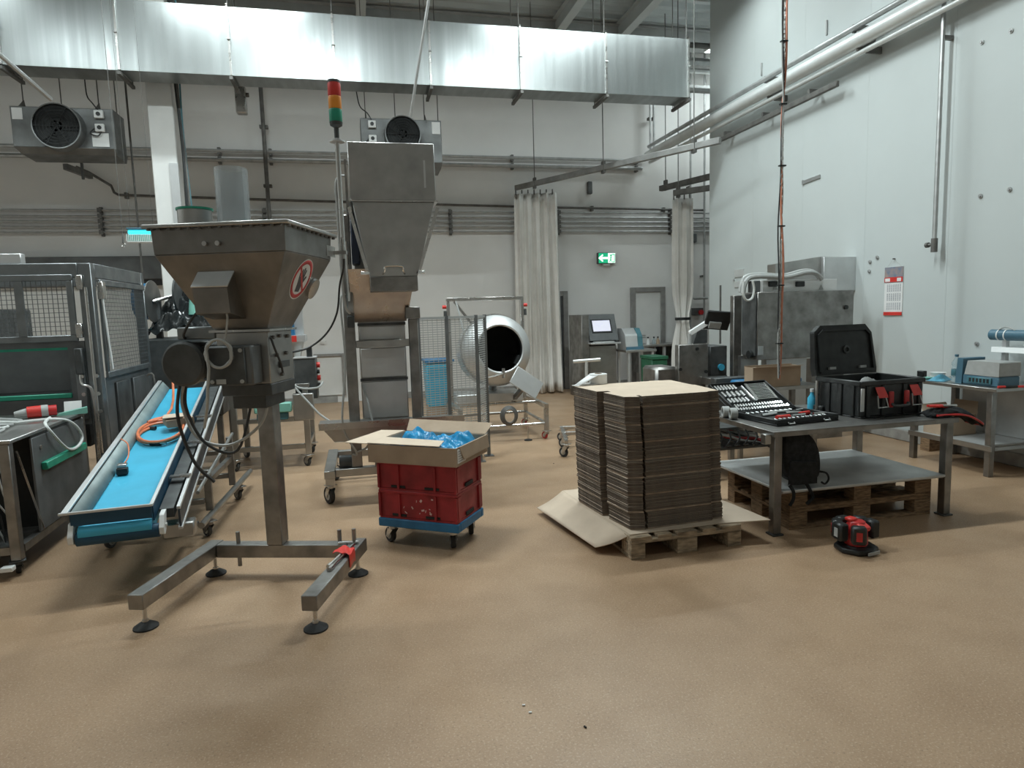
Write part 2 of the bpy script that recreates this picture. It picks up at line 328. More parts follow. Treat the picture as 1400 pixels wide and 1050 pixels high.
# ================================================================ DUCT
dY0, dY1, dz0, dz1 = 9.5, 9.92, 4.74, 5.585
t = thing('ventilation_duct', 'long rectangular galvanised ventilation duct hung high across the hall', 'duct', (0, dY0, dz0))
fx = [-7.4, -6.5, -5.25, -4.0, -2.715, -1.405, -.105, 1.18, 2.465, 3.76, 5.08]; h = dz1-dz0; D = dY1-dY0
for k in range(len(fx)-1):
    x0, x1 = fx[k]+.008, fx[k+1]-.008; b = MB()
    # slightly dished sheet: cross-broken panel
    def g(u, v, x0=x0, x1=x1, k=k): return (x0+(x1-x0)*u, -.006*math.sin(math.pi*u)*math.sin(math.pi*v)*(1 if k % 2 else -1), h*v)
    b.grid(g, 12, 6); b.box(x0, x1, .0015, D, 0, h); b.build('duct_section', M_galv, t, fix=False)
for x in fx:
    b = MB(); b.box(x-.012, x+.012, -.028, -.002, -.02, h+.02); b.box(x-.012, x+.012, D+.002, D+.028, -.02, h+.02); b.box(x-.012, x+.012, -.028, D+.028, -.024, -.002); b.box(x-.012, x+.012, -.028, D+.028, h+.002, h+.024)
    f = b.build('flange', M_steelv, t); MB().cyl((x-.02, -.034, h*.52), (x+.02, -.034, h*.52), .012, n=8).build('clip', M_pipe, f)
    MB().box(x-.02, x+.02, -.06, D+.1, -.066, -.026).build('support_bar', M_piped, t)
    MB().cyl((x, D+.08, -.064), (x, D+.08, ZC-dz0), .006, n=6).build('hanger_rod', M_piped, t); MB().cyl((x, .06, h+.024), (x, .06, ZC-dz0), .006, n=6).build('hanger_rod', M_piped, t)
# ================================================================ AIR COOLERS
def cooler(label, x0, x1, z0, z1, Yf, fanx, fanz, fr, flip):
    t = thing('air_cooler', label, 'cooler', ((x0+x1)/2, Yf, z0), 0, 'air coolers hung below the roof'); w = (x1-x0)/2; h = z1-z0; d = .42
    b = MB().box(-w, w, 0, d, .05, h); b.build('casing', M_cooler, t, bevel=.006)
    MB().frus([(-w+.06, .05, -.03), (w-.02, .05, -.03), (w-.02, d+.03, -.05), (-w+.06, d+.03, -.05)], [(-w, -.02, .048), (w, -.02, .048), (w, d+.03, .048), (-w, d+.03, .048)]).build('drip_tray', M_cooler, t, bevel=.004)
    fx_ = fanx-(x0+x1)/2; fz = fanz-z0
    s = MB().revolve((fx_, -.16, fz), (0,1,0), [(fr*.95,0), (fr,0), (fr*1.0,.10), (fr*1.03,.158), (fr*1.04,.16)], 36); s.build('fan_shroud', M_cooler, t, solid=.006)
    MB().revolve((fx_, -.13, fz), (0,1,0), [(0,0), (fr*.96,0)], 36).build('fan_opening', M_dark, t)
    g = MB()
    for q in range(1, 8): g.tube([(fx_+math.cos(a)*fr*.96*q/7, -.158, fz+math.sin(a)*fr*.96*q/7) for a in [2*math.pi*i/28 for i in range(28)]], .0035, 4, True)
    for q in range(6): a = q*math.pi/3; g.beam((fx_, -.155, fz), (fx_+math.cos(a)*fr*.97, -.155, fz+math.sin(a)*fr*.97), .008)
    g.build('fan_guard', M_dark, t)
    e = MB()
    for q in range(5): a = q*2*math.pi/5; e.obox((fx_+math.cos(a)*fr*.5, -.137, fz+math.sin(a)*fr*.5), (fr*.8, .006, fr*.34), Matrix.Rotation(-a, 3, 'Y'))
    e.build('fan_blades', M_dark, t)
    sx = w*.72*flip
    for z in (h*.86, h*.55):
        MB().box(sx-.055, sx+.055, -.05, -.001, z-.05, z+.05).build('junction_box', M_white, t, bevel=.006); MB().cyl((sx, -.051, z), (sx, -.06, z), .026, n=14).build('knob', M_black, t)
    MB().box(sx-.11, sx+.09, -.008, -.001, .07, h*.44).build('label_plate', M_white, t); MB().box(-sx*1.2-.06, -sx*1.2+.06, -.008, -.001, h*.70, h*.96).build('label_plate', M_paper, t)
    for xx in (-w*.86, -w*.12, w*.62, w*.97):
        MB().cyl((xx, .2, h), (xx, .2, ZC-z0), .007, n=6).build('hanger_rod', M_piped, t)
    for xx in (-w*.86, w*.62):
        MB().prism([(xx, -.01, h-.03), (xx, .26, h-.03), (xx, .2, h+.13)], (.012, 0, 0)).build('hanger_bracket', M_piped, t)
    MB().tube(spline([(sx, -.03, h*.86+.05), (sx-.06, -.03, h+.06), (sx-.16, .1, h+.2), (sx-.2, .2, h+.5)], 5), .008).build('cable', M_cabled, t)
    MB().tube(spline([(sx-.05, -.03, h*.55), (sx-.12, -.035, h*.42), (sx-.03, -.035, h*.36), (sx+.02, -.035, h*.48)], 5), .008).build('cable', M_cabled, t)
    return t
x0, x1, z0, z1 = rect(16, 147, 157, 207, 10.05); f = atY(77, 172, 9.9)
c = cooler('dented steel air cooler with round black fan hanging beside the white column', x0, x1, z0, z1, 10.05, f.x, f.z, .285, 1)
w = (x1-x0)/2
MB().beam((-w*.35, .5, -.09), (-w*.2, 1.15, -.09), .06, .08).build('wall_bracket', M_piped, c); MB().beam((-.02, .55, -.03), (-.02, .55, -.25), .03).build('drain_stub', M_paintg, c)
x0, x1, z0, z1 = rect(494, 163, 604, 226, 10.05); f = atY(551, 183, 9.9)
cooler('air cooler with round black fan hanging behind the tall bucket elevator', x0, x1, z0, z1, 10.05, f.x, f.z, .255, -1)
# ================================================================ WALL PIPES
def pipe_thing(name, label, pts, r, m, clamps=(), group=None, cat='pipe', n=8):
    o = Vector(pts[0]); t = thing(name, label, cat, o, 0, group)
    MB().tube([Vector(p)-o for p in pts], r, n).build('run', m, t)
    for c, d in clamps: c = Vector(c)-o; MB().obox(c, d).build('clamp', M_piped, t, bevel=.003)
    return t
Yp = YB-.07
zs = [(atY(300, y, Yp).z) for y in (288.3, 296, 303, 310, 317.5)]
ordn = ['topmost', 'second from top', 'middle', 'second from bottom', 'lowest']
for i, z in enumerate(zs):
    pipe_thing('conduit_pipe', 'thin grey pipe, %s of five running in parallel along the back wall' % ordn[i], [(XL+.05, Yp, z), (8.9, Yp, z)], .018, M_pipe, group='five parallel wall pipes')
cz = (zs[0]+zs[-1])/2; chh = zs[0]-zs[-1]+.12
for px, blab in ((138, 'above the mesh guard'), (362, 'behind the clear tube of the hopper'), (616, 'beside the elevator head'), (764, 'next to the wide gathered curtain'), (917, 'beside the tied curtain')):
    x = atY(px, 303, Yp).x; t = thing('pipe_bracket', 'dark bracket clamping the five parallel wall pipes '+blab, 'bracket', (x, YB, cz), 0, 'brackets of the five pipes')
    MB().box(-.025, .025, -.035, -.001, -chh/2, chh/2).build('rail', M_piped, t)
    for z in zs: MB().box(-.032, .032, -.115, -.101, z-cz-.035, z-cz+.035).build('pipe_clip', M_piped, t)
# upper pair of pipes
zu = [atY(400, 209, Yp).z, atY(400, 221, Yp).z]
for i, z in enumerate(zu):
    pipe_thing('ceiling_pipe', ['upper', 'lower'][i]+' of two thick grey pipes running along the back wall behind the fan coolers', [(XL+.05, Yp-.03, z), (5.7, Yp-.03, z)], [.03, .036][i], M_pipe, [((atY(px, 215, Yp).x, Yp+.02, z), (.05, .1, .12)) for px in (300, 370, 700, 870)], 'upper wall pipes')
pts = [atY(x, y, Yp-.02) for x, y in ((104, 228), (122, 236), (152, 254), (156, 263), (162, 266.5))]+[atY(x, y, Yp-.02) for x, y in ((361, 273), (593, 279.5), (756, 283.6), (964, 287.4))]
pipe_thing('drain_pipe', 'thin dark drain pipe with a swan bend sloping along the back wall', pts, .022, M_piped, [(p+Vector((0, .04, 0)), (.05, .09, .1)) for p in (atY(172, 267, Yp-.02), atY(500, 277, Yp-.02), atY(810, 285, Yp-.02), atY(908, 287, Yp-.02))])
p0 = atY(356, 117, Yp-.16); p1 = atY(363, 300, Yp-.16)
pipe_thing('downpipe', 'dark vertical pipe crossing the wall pipes behind the clear tube', [(p0.x, Yp-.16, ZC-.3), (p0.x, Yp-.16, p1.z-.6)], .034, M_piped, [((p0.x, Yp-.07, 4.9), (.14, .1, .05)), ((p0.x, Yp-.07, 3.9), (.14, .1, .05))])
for k, px in enumerate((889, 894)):
    p = atY(px, 170, Yp-.1); pipe_thing('drop_pipe', 'thin vertical pipe of a pair dropping from the duct to the upper wall pipes', [(p.x, Yp-.1, ZC-.3), (p.x, Yp-.1, zu[0]+.05)], .022, M_pipe, [((p.x, Yp-.04, 5.3), (.05, .1, .05))], 'pair of drop pipes')
# cable bundle down the column
for k in range(3):
    x = cx1+.06+.028*k; pts = [(x+.02*math.sin(z*2.1+k), 10.16+.012*math.sin(z*3+k), z) for z in [1.2+.2*i for i in range(28)]]
    pipe_thing('column_cable', ['black cable', 'dark grey cable', 'thin green-grey cable'][k]+' running down the side of the white column', pts, [.022, .018, .012][k], [M_cabled, M_piped, M_teal][k], group='cables on the column', cat='cable', n=6)
px = atY(161, 170, 10.4); pipe_thing('cooler_conduit', 'thin vertical conduit beside the air cooler at the column', [(px.x, 10.9, ZC-.1), (px.x, 10.9, 2.0)], .014, M_piped)
# steel canister hung below the duct, small grey wall boxes
x0, x1, z0, z1 = rect(321, 116, 336, 154, 10.3); t = thing('siren_box', 'small polished steel box hanging under the ventilation duct', 'box', ((x0+x1)/2, 10.3, z0))
MB().box(-(x1-x0)/2, (x1-x0)/2, 0, .14, 0, z1-z0).build('body', M_steelv, t, bevel=.015); MB().cyl(((x1-x0)/2, .05, .26), ((x1-x0)/2+.04, .05, .26), .03, n=10).build('knob', M_piped, t); MB().cyl((0, .07, z1-z0), (0, .07, ZC-z0), .008, n=6).build('hanger_rod', M_piped, t)
for (a, b, c_, d, lab) in ((802, 249, 808, 266, 'small grey junction box above the green exit sign'), (941, 320, 950, 332, 'small grey junction box below the five pipes next to the hanging curtain')):
    x0, x1, z0, z1 = rect(a, b, c_, d, YB); o = MB().box(x0, x1, YB-.09, YB-.001, z0, z1); t = tag(o.build('junction_box', M_paintg, bevel=.012), lab, 'box')
# exit sign
x0, x1, z0, z1 = rect(818.5, 346, 841, 359.5, YB-.1); w = x1-x0; hh = z1-z0
t = thing('exit_sign', 'lit green and white emergency exit sign with arrow pointing left', 'sign', (x0, YB-.1, z0))
MB().box(-.01, w+.01, 0, .099, -.012, hh+.012).build('housing', M_paintg, t, bevel=.006); MB().box(w*.3, w*.7, .02, .08, -.05, -.0125).build('mount', M_white, t)
MB().box(0, w*.56, -.006, -.0005, 0, hh).build('arrow_field', M_exitg, t); MB().box(w*.565, w, -.006, -.0005, 0, hh).build('door_field', M_exitw, t)
ax, az = w*.28, hh/2
MB().prism([(ax-.11, -.0065, az), (ax-.02, -.0065, az+.075), (ax+.0, -.0065, az+.055), (ax-.035, -.0065, az+.022), (ax+.10, -.0065, az+.022), (ax+.10, -.0065, az-.022), (ax-.035, -.0065, az-.022), (ax, -.0065, az-.055), (ax-.02, -.0065, az-.075)], (0, -.002, 0)).build('arrow', M_exitw, t)
b = MB().prism([(w*.80, -.0065, .012), (w*.97, -.0065, .012), (w*.97, -.0065, hh*.9), (w*.80, -.0065, hh*.9), (w*.80, -.0065, hh*.8), (w*.93, -.0065, hh*.8), (w*.93, -.0065, hh*.14), (w*.80, -.0065, hh*.14)], (0, -.002, 0))
b.cyl((w*.74, -.0065, hh*.76), (w*.74, -.0085, hh*.76), .02, n=12); b.prism([(w*.70, -.0065, hh*.65), (w*.78, -.0065, hh*.65), (w*.75, -.0065, hh*.36), (w*.69, -.0065, hh*.36)], (0, -.002, 0))
b.prism([(w*.69, -.0065, hh*.36), (w*.74, -.0065, hh*.36), (w*.68, -.0065, hh*.1), (w*.63, -.0065, hh*.1)], (0, -.002, 0)); b.prism([(w*.72, -.0065, hh*.36), (w*.76, -.0065, hh*.36), (w*.79, -.0065, hh*.1), (w*.75, -.0065, hh*.1)], (0, -.002, 0))
b.build('running_figure', M_exitg, t)
# ================================================================ CURTAINS AND RAILS
zr = 3.86
M_raild = mat('rail_grey', (.30, .30, .29), .5, .5)
ra = fl(705, 257, zr); rb = fl(985, 192, zr); rc = fl(1146, 101, zr)
def rail(name, label, pts, wd=.07, hd=.09, m=M_pipe, clamps=()):
    o = Vector(pts[0]); t = thing(name, label, 'rail', o)
    for a, b in zip(pts[:-1], pts[1:]): MB().beam(Vector(a)-o, Vector(b)-o, wd, hd).build('rail_profile', m, t, bevel=.008)
    for c in clamps: c = Vector(c)-o; MB().box(c.x-.02, c.x+.02, c.y-.05, c.y+.05, c.z-.09, c.z+.1).build('rail_hanger', M_piped, t); MB().cyl(c+Vector((0,0,.1)), (c.x, c.y, ZC-o.z), .008, n=6).build('hanger_rod', M_piped, t)
    return t
rail('curtain_rail', 'bent grey curtain rail hung from the roof ending at the gathered white curtain', [ra, rb], m=M_raild, clamps=[ra.lerp(rb, .12), ra.lerp(rb, .5), ra.lerp(rb, .9)])
zw_ = atX(1000, 184, XR-.16).z
t = rail('wall_rail', 'short grey rail fixed along the right wall below the thick pipe', [(XR-.16, atX(985, 192, XR-.16).y, zw_), (XR-.16, atX(1146, 101, XR-.16).y, zw_)], .05, .07, M_piped)
for k in range(3): yk = -.15-1.0*k; MB().box(-.02, .159, yk-.02, yk+.02, .036, .09).build('wall_bracket', M_piped, t)
ca = atY(903, 258, 11.9); cb_ = atY(980, 212, 10.6)
rail('curtain_rail', 'dark curtain rail above the narrow tied curtain', [ca, (cb_.x, cb_.y, ca.z)], .09, .1, M_piped, clamps=[ca.lerp(cb_, .1)])
cc = atY(921, 264, 11.3); rail('curtain_rail', 'second dark curtain rail crossing above the narrow tied curtain', [cc, Vector((cc.x+.75, cc.y-.95, cc.z))], .07, .1, M_piped, clamps=[cc+Vector((.06, -.06, 0))])
def curtain(name, label, path, ztop, zbot, amp, nfold, pinch=None):
    P = [Vector(p) for p in path]; o = P[0].copy(); o.z = 0; t = thing(name, label, 'curtain', o)
    d = (P[-1]-P[0]); L_ = d.length; d.normalize(); nn = Vector((-d.y, d.x, 0)); b = MB()
    def g(u, v):
        k = 1.0; z = zbot+(ztop-zbot)*v; x = u*L_
        if pinch: k = 1-.45*math.exp(-((z-pinch)/.35)**2)
        x = (u-.5)*L_*k*(1+.12*(1-v))+L_/2
        y = amp*k*(.6+.6*(1-v))*(math.sin(u*nfold*2*math.pi+.7*math.sin(3*v))+.35*math.sin(u*nfold*4.3*math.pi+1.3+v*2))
        p = d*x+nn*y; return (p.x, p.y, z+.015*math.sin(u*9)*(1-v))
    b.grid(g, int(nfold*14), 20); b.build('curtain_sheet', M_curt, t, solid=.004, angle=60, fix=False)
    r = MB()
    for i in range(int(nfold)+2): u = (i+.3)/(int(nfold)+2); p = d*(u*L_); r.cyl((p.x, p.y, ztop-.02), (p.x, p.y, ztop+.07), .012, n=6)
    r.build('curtain_hooks', M_piped, t)
    return t
c0 = fl(711, 537); c1 = fl(768, 535); c0.y = 12.22; c1.y = 12.05; c0.x = 2.98; c1.x = 3.76
curtain('curtain', 'wide gathered off-white strip curtain hanging from the bent rail to the floor', [c0, c1], zr-.1, .03, .085, 5)
a = atY(920, 360, 11.6); b_ = atY(944, 360, 11.6)
t2 = curtain('curtain', 'narrow off-white curtain tied together with a black strap', [(a.x, 11.62, 0), (b_.x, 11.5, 0)], 3.6, .02, .05, 2.4, 1.34)
MB().revolve(((b_.x-a.x)/2, -.06, 1.33), (0,0,1), [(.14,0), (.145,.0), (.145,.05), (.14,.05)], 18).build('strap', M_black, t2, solid=.004)
# ================================================================ RIGHT WALL
def wallrun(name, label, px0, px1, off, r, m, cat='pipe', y1=None, cl=()):
    p = atX(*px0, XR-off); q = atX(*px1, XR-off); k = (q.z-p.z)/(q.y-p.y); zc = p.z
    y_end = 1.5 if y1 is None else y1
    pts = [(XR-off, 12.4 if y1 is None else p.y, zc), (XR-off, y_end, zc)]
    return pipe_thing(name, label, pts, r, m, [((XR-off/2, yy, zc), (off, .03, r*2.6)) for yy in cl], 'pipes along the right wall', cat, 14)
wallrun('wall_conduit', 'thin grey conduit running along the right wall above the thick pale pipe', (1000, 135), (1243, 0), .22, .035, M_pipe, cl=(3.5, 5.2, 6.9, 8.6))
wallrun('wall_pipe', 'thick pale pipe running along the right wall', (1000, 150), (1274, 6), .24, .085, M_pipel, cl=(3.4, 5.1, 6.8, 8.5))
wallrun('wall_conduit', 'thin pale conduit running along the right wall below the thick pale pipe', (1000, 164), (1270, 20), .2, .03, M_pipel, cl=(3.3, 5, 6.7, 8.4))
p = atX(1277, 342, XR-.12); pipe_thing('riser_pipe', 'thin vertical steel pipe with a small valve hanging down the right wall', [(XR-.12, p.y, ZC-.05), (XR-.12, p.y, p.z+.12)], .022, M_pipe, [((XR-.065, p.y, 4.2), (.125, .04, .04)), ((XR-.065, p.y, 5.6), (.125, .04, .04))])
t = bpy.data.objects['riser_pipe']; dz = p.z-(ZC-.05)
b = MB().cyl((0, 0, dz+.12), (0, 0, dz-.02), .032, n=12); b.cyl((0, 0, dz+.06), (0, .09, dz+.06), .016, n=8); b.cyl((0, .07, dz+.06), (0, .10, dz+.06), .028, n=10); b.build('valve', M_piped, t)
# small things fixed to the right wall
for (x, y) in ((1343, 58), (1383, 42), (1341, 268), (1381, 259), (1336, 470), (1374, 470), (1190, 358), (1189, 371), (1200, 352), (1004, 383)):
    p = atX(x, y, XR); o = MB().cyl((0, 0, 0), (-.012, 0, 0), .022, n=10); o.cyl((-.012, 0, 0), (-.022, 0, 0), .012, n=6)
    o = o.build('wall_bolt', M_pipe, loc=(XR-.0005, p.y, p.z)); tag(o, 'small round bolt head on the bare white right wall', 'bolt', 'bolt heads on the right wall')
for (x, y, lab) in ((1042, 95, 'thin upright metal clip on the right wall above the conduit near the corner'), (1131, 38, 'thin upright metal clip on the right wall above the conduit beside the hanging hose')):
    p = atX(x, y, XR); o = MB().box(-.02, 0, -.012, .012, -.09, .09); tag(o.build('wall_clip', M_pipe, loc=(XR-.0005, p.y, p.z), bevel=.003), lab, 'clip')
p = atX(1098, 250, XR); q = atX(1122, 241, XR); o = MB().beam((-.008, 0, 0), (-.008, q.y-p.y, q.z-p.z), .014, .045); o.beam((-.012, 0, 0), (-.012, (q.y-p.y)*.06, (q.z-p.z)*.06), .02, .06)
tag(o.build('metal_strip', M_pipe, loc=(XR-.001, p.y, p.z)), 'small tilted metal strip screwed to the right wall', 'strip')
# three-month wall calendar
p = atX(1211, 366, XR); q = atX(1236, 366, XR); hgt = p.z-atX(1211, 431, XR).z; wid = p.y-q.y
t = thing('wall_calendar', 'three-month paper wall calendar with red picture header and red footer', 'calendar', (XR, q.y, p.z-hgt))
MB().box(-.008, -.001, 0, wid, 0, hgt).build('backing', M_paper, t); MB().box(-.012, -.0085, 0, wid, hgt*.68, hgt).build('picture', mat('photo_warm', (.42, .30, .25), .5, col2=(.12, .2, .3), scale=14), t)
MB().box(-.0135, -.0125, 0, wid, hgt*.69, hgt*.79).build('red_banner', M_bright_red, t); MB().box(-.0145, -.0136, wid*.68, wid*.95, hgt*.7, hgt*.77).build('year_print', M_paper, t); MB().box(-.0145, -.0136, wid*.08, wid*.3, hgt*.7, hgt*.77).build('logo_print', M_paper, t)
b = MB()
for k, zc in enumerate((.57, .38, .19)):
    for r in range(6):
        for c in range(7): b.box(-.0096, -.0086, wid*(.1+.115*c), wid*(.1+.115*c)+wid*.06, hgt*(zc+.055-.026*r), hgt*(zc+.055-.026*r)+hgt*.014)
b.build('date_print', mat('grey_ink', (.33, .34, .38), .8), t, kind='stuff'); MB().box(-.014, -.0085, 0, wid, .0, hgt*.07).build('footer_bar', M_bright_red, t)
MB().cyl((-.03, wid*.5, hgt+.09), (-.001, wid*.5, hgt+.09), .008, n=8).build('nail', M_piped, t); b = MB(); b.tube([(-.006, wid*.1, hgt), (-.02, wid*.5, hgt+.09), (-.006, wid*.9, hgt)], .0012, 4); b.build('hanging_string', M_cable, t)
# rods hanging from the roof
a = atY(586, 0, 8.0); b_ = atY(561, 160, 8.6); d = (a-b_).normalized(); top = a+d*((ZC-a.z)/d.z) if d.z > 0 else a
pipe_thing('roof_rod', 'thin slanting steel rod hanging from the roof above the bucket elevator', [top, b_], .018, M_pipe)
a = atY(0, 75, 9.0); b_ = atY(70, 136, 9.6); d = (a-b_).normalized(); pipe_thing('roof_rod', 'slanting grey tube passing under the duct by the fan cooler', [a+d*2.2, b_], .028, M_pipe)
# pipes and cable trays in the gap past the right-hand corner
for k, (yy, r, m) in enumerate(((62, .05, M_piped), (86, .09, M_pipe), (97, .05, M_pipel), (122, .07, M_pipe))):
    p = atY(952, yy, 11.2+.1*k); pipe_thing('service_pipe', ['thin dark', 'thick grey', 'thin pale', 'medium grey'][k]+' service pipe between the duct end and the wall corner', [(p.x-.35, p.y, p.z), (8.8, p.y, p.z)], r, m, group='service pipes past the corner')
for k, (px, lab) in enumerate(((944, 'tall thin pipe on the back wall beside the tied curtain'), (963, 'tall thin pipe on the back wall at the wall corner'))):
    p = atY(px, 300, YB-.15); pipe_thing('stand_pipe', lab, [(p.x, YB-.15, ZC-.2), (p.x, YB-.15, .1)], .022, M_pipe, [((p.x, YB-.075, 2.2), (.04, .15, .04)), ((p.x, YB-.075, 4.0), (.04, .15, .04))])
x0, x1, z0, z1 = rect(945, 408, 964, 414, YB-.1)
pipe_thing('cross_pipe', 'short horizontal pipe between two standing pipes on the back wall', [(x0, YB-.2, z1), (x1, YB-.2, z1)], .025, M_pipe)
x0, x1, z0, z1 = rect(947, 421, 962, 431, YB-.15); t = thing('switch_box', 'grey main switch box with red rotary knob behind the monitor arm', 'switch', (x0, YB-.15, z0))
MB().box(0, x1-x0, 0, .149, 0, z1-z0).build('box', M_paintg, t, bevel=.01); MB().cyl(((x1-x0)*.7, 0, .06), ((x1-x0)*.7, -.05, .06), .05, n=14).build('knob', M_red, t)

# insect lamp hung beside the column
x0, x1, z0, z1 = rect(173, 311, 212, 331, 9.2); t = thing('insect_lamp', 'hanging insect lamp with glowing cyan tube and white grille beside the column', 'lamp', (x0, 9.2, z0)); w = x1-x0; h = z1-z0
MB().box(0, w, 0, .12, h*.86, h).build('hood', M_tealb, t, bevel=.006); MB().cyl((.01, .05, h*.7), (w-.01, .05, h*.7), .028, n=12).build('tube_light', mat('cyan_tube', (.05, .75, .85), .4, emit=1.1, var=0), t); MB().box(0, w, 0, .12, 0, h*.06).build('tray', M_white, t)
for k in range(16): MB().box(w*k/15-.004, w*k/15+.004, -.002, .006, h*.06, h*.56).build('grille_bar', M_white, t)
MB().box(0, w, .03, .10, h*.07, h*.5).build('back_plate', M_mint, t)
for xx in (.03, w-.03): MB().cyl((xx, .06, h), (xx, .06, ZC-z0), .0018, n=5).build('suspension_cable', M_piped, t)
p = atY(169, 335, 9.0); t = thing('hoist_hook', 'thin hanging cord with a small ring hook beside the insect lamp', 'hook', p)
MB().cyl((0, 0, .1), (0, 0, ZC-p.z), .003, n=6).build('cord', M_piped, t); MB().tube([(math.cos(a)*.022, 0, -.0+math.sin(a)*.022) for a in [2*math.pi*i/14 for i in range(14)]], .005, 6, True).build('ring', M_steelv, t); MB().cyl((0, 0, .022), (0, 0, .14), .014, .007, n=10).build('swivel', M_piped, t)
# ================================================================ HOPPER FEEDER (foreground)
def w2l(p, loc, rz): d = Vector(p)-Vector(loc); x, y = rot2(d.x, d.y, -rz); return Vector((x, y, d.z))
HL, HR = (-.62, 3.87, 0), -.307
t = thing('hopper_feeder', 'large square stainless hopper with round warning sign on a single-post stand', 'hopper', HL, HR)
for i, sx in enumerate((-1, 1)):
    b = MB().box(sx*.46-.042, sx*.46+.042, -.42, .43 if sx > 0 else .40, .125, .207); b.build('side_beam', M_steeld, t, bevel=.004)
    for sy in (-1, 1):
        x, y = sx*.46, sy*.355
        f = MB().cyl((x, y, .03), (x, y, .124), .011, n=10); f.cyl((x, y, .105), (x, y, .124), .02, n=6); f.cyl((x, y, .033), (x, y, .045), .017, n=6); f = f.build('leveling_foot', M_steelv, t)
        MB().revolve((x, y, 0), (0,0,1), [(0,0), (.062,0), (.062,.008), (.035,.026), (.018,.034), (0,.034)], 22).build('foot_pad', M_rubber, f)
MB().box(-.417, .417, .30, .382, .125, .207).build('cross_beam', M_steeld, t, bevel=.004)
MB().box(-.085, .015, .29, .39, .208, 1.36).build('post', M_steeld, t, bevel=.005)
b = MB().box(-.085, .015, .085, .289, 1.20, 1.261); b.build('post_arm', M_steeld, t, bevel=.004)
for x, y, z0, z1 in ((-.29, .34, .06, .28), (.36, .34, .208, .29), (.455, .33, .208, .30)): MB().cyl((x, y, z0), (x, y, z1), .0125, n=10).build('peg', M_steeld, t)
PRE = set(t.children)
# hopper body
def q4(hx, hy, z): return [(-hx, -hy, z), (hx, -hy, z), (hx, hy, z), (-hx, hy, z)]
MB().frus(q4(.330, .312, 1.92), q4(.336, .318, 2.044)).build('hopper_skirt', M_hop, t, bevel=.003)
MB().frus(q4(.142, .155, 1.545), q4(.330, .312, 1.919)).build('hopper_cone', M_hop, t, bevel=.003)
b = MB().box(-.365, .365, -.345, .345, 2.045, 2.064); b.build('lid', M_steel, t, bevel=.004)
b = MB()
for k in range(14): b.cyl((-.335+.0515*k, -.333, 2.035), (-.335+.0515*k, -.333, 2.0449), .009, n=6)
for k in range(11): b.cyl((.353, -.31+.062*k, 2.035), (.353, -.31+.062*k, 2.0449), .009, n=6)
b.build('lid_bolts', M_piped, t, kind='stuff')
MB().box(-.162, .162, -.173, .173, 1.533, 1.545).build('flange', M_steelv, t)
MB().box(-.138, .138, -.15, .15, 1.262, 1.532).build('outlet_housing', M_steel, t, bevel=.004)
for y, z in ((-.10, 1.50), (-.02, 1.505), (.08, 1.50), (-.07, 1.405), (.05, 1.41), (-.02, 1.30)): MB().cyl((.1385, y, z), (.152, y, z), .011, n=6).build('bolt', M_piped, t)
MB().box(.1385, .147, -.04, .08, 1.335, 1.37).build('name_plate', M_darkg, t)
MB().tube(spline([(.145, -.13, 1.50), (.158, -.12, 1.44), (.158, -.06, 1.36), (.152, -.03, 1.31)], 5), .006).build('cable', M_cabled, t)
b = MB().box(-.13, .14, -.15, .15, 1.20, 1.2615); b.box(-.09, .09, -.12, .12, 1.13, 1.20); b.build('screw_trough', M_darkg, t, bevel=.004)
# sampling hood on the front face
def fy(z): return -.312+(.157)*(1.919-z)/.374
b = MB().prism([(-.13, fy(1.83), 1.83), (-.13, -.35, 1.755), (-.13, -.335, 1.63), (-.13, fy(1.60), 1.60)], (.175, 0, 0)); b.build('sampling_hood', M_hop, t, bevel=.003)
MB().prism([(-.135, fy(1.83), 1.8305), (.05, fy(1.83), 1.8305), (.05, -.352, 1.7555), (-.135, -.352, 1.7555)], (0, -.003, .005)).build('hood_lid', M_satin, t)
for x in (-.06, .005): MB().cyl((x, -.316, 1.965), (x, -.336, 1.965), .012, n=10).build('bolt', M_steelv, t)
# control box, cable coil
bx_ = MB().box(-.125, .10, -.262, -.1505, 1.268, 1.468).build('control_box', M_paintg, t, bevel=.008)
MB().box(-.125, .068, -.274, -.263, 1.272, 1.464).build('cover', M_darkg, bx_, bevel=.006)
for x, z in ((-.105, 1.29), (.05, 1.29), (.05, 1.445)): MB().cyl((x, -.2745, z), (x, -.282, z), .010, n=10).build('screw', M_cable, bx_)
MB().box(-.085, -.035, -.278, -.2745, 1.278, 1.302).build('rating_plate', M_cable, bx_)
coil = []
for k in range(40): a = k*2*math.pi/16; coil.append((-.058+.012*k/40+math.cos(a)*(.07-.004*(k % 3)), -.288-.006*(k/16), 1.432+math.sin(a)*.07))
coil += [(-.10, -.31, 1.36), (-.115, -.31, 1.26), (-.13, -.30, 1.17), (-.20, -.22, 1.05)]
MB().tube(spline(coil, 2), .0075, 6).build('cable_coil', M_cable, t)
MB().tube(spline([(-.02, -.29, 1.49), (.0, -.30, 1.545), (.015, -.31, 1.62), (.0, -.33, 1.66)], 5), .005, 6).build('cable', M_cable, t)
OX, OY = .112, -.07
for o in set(t.children)-PRE: o.location = (OX, OY, 0)
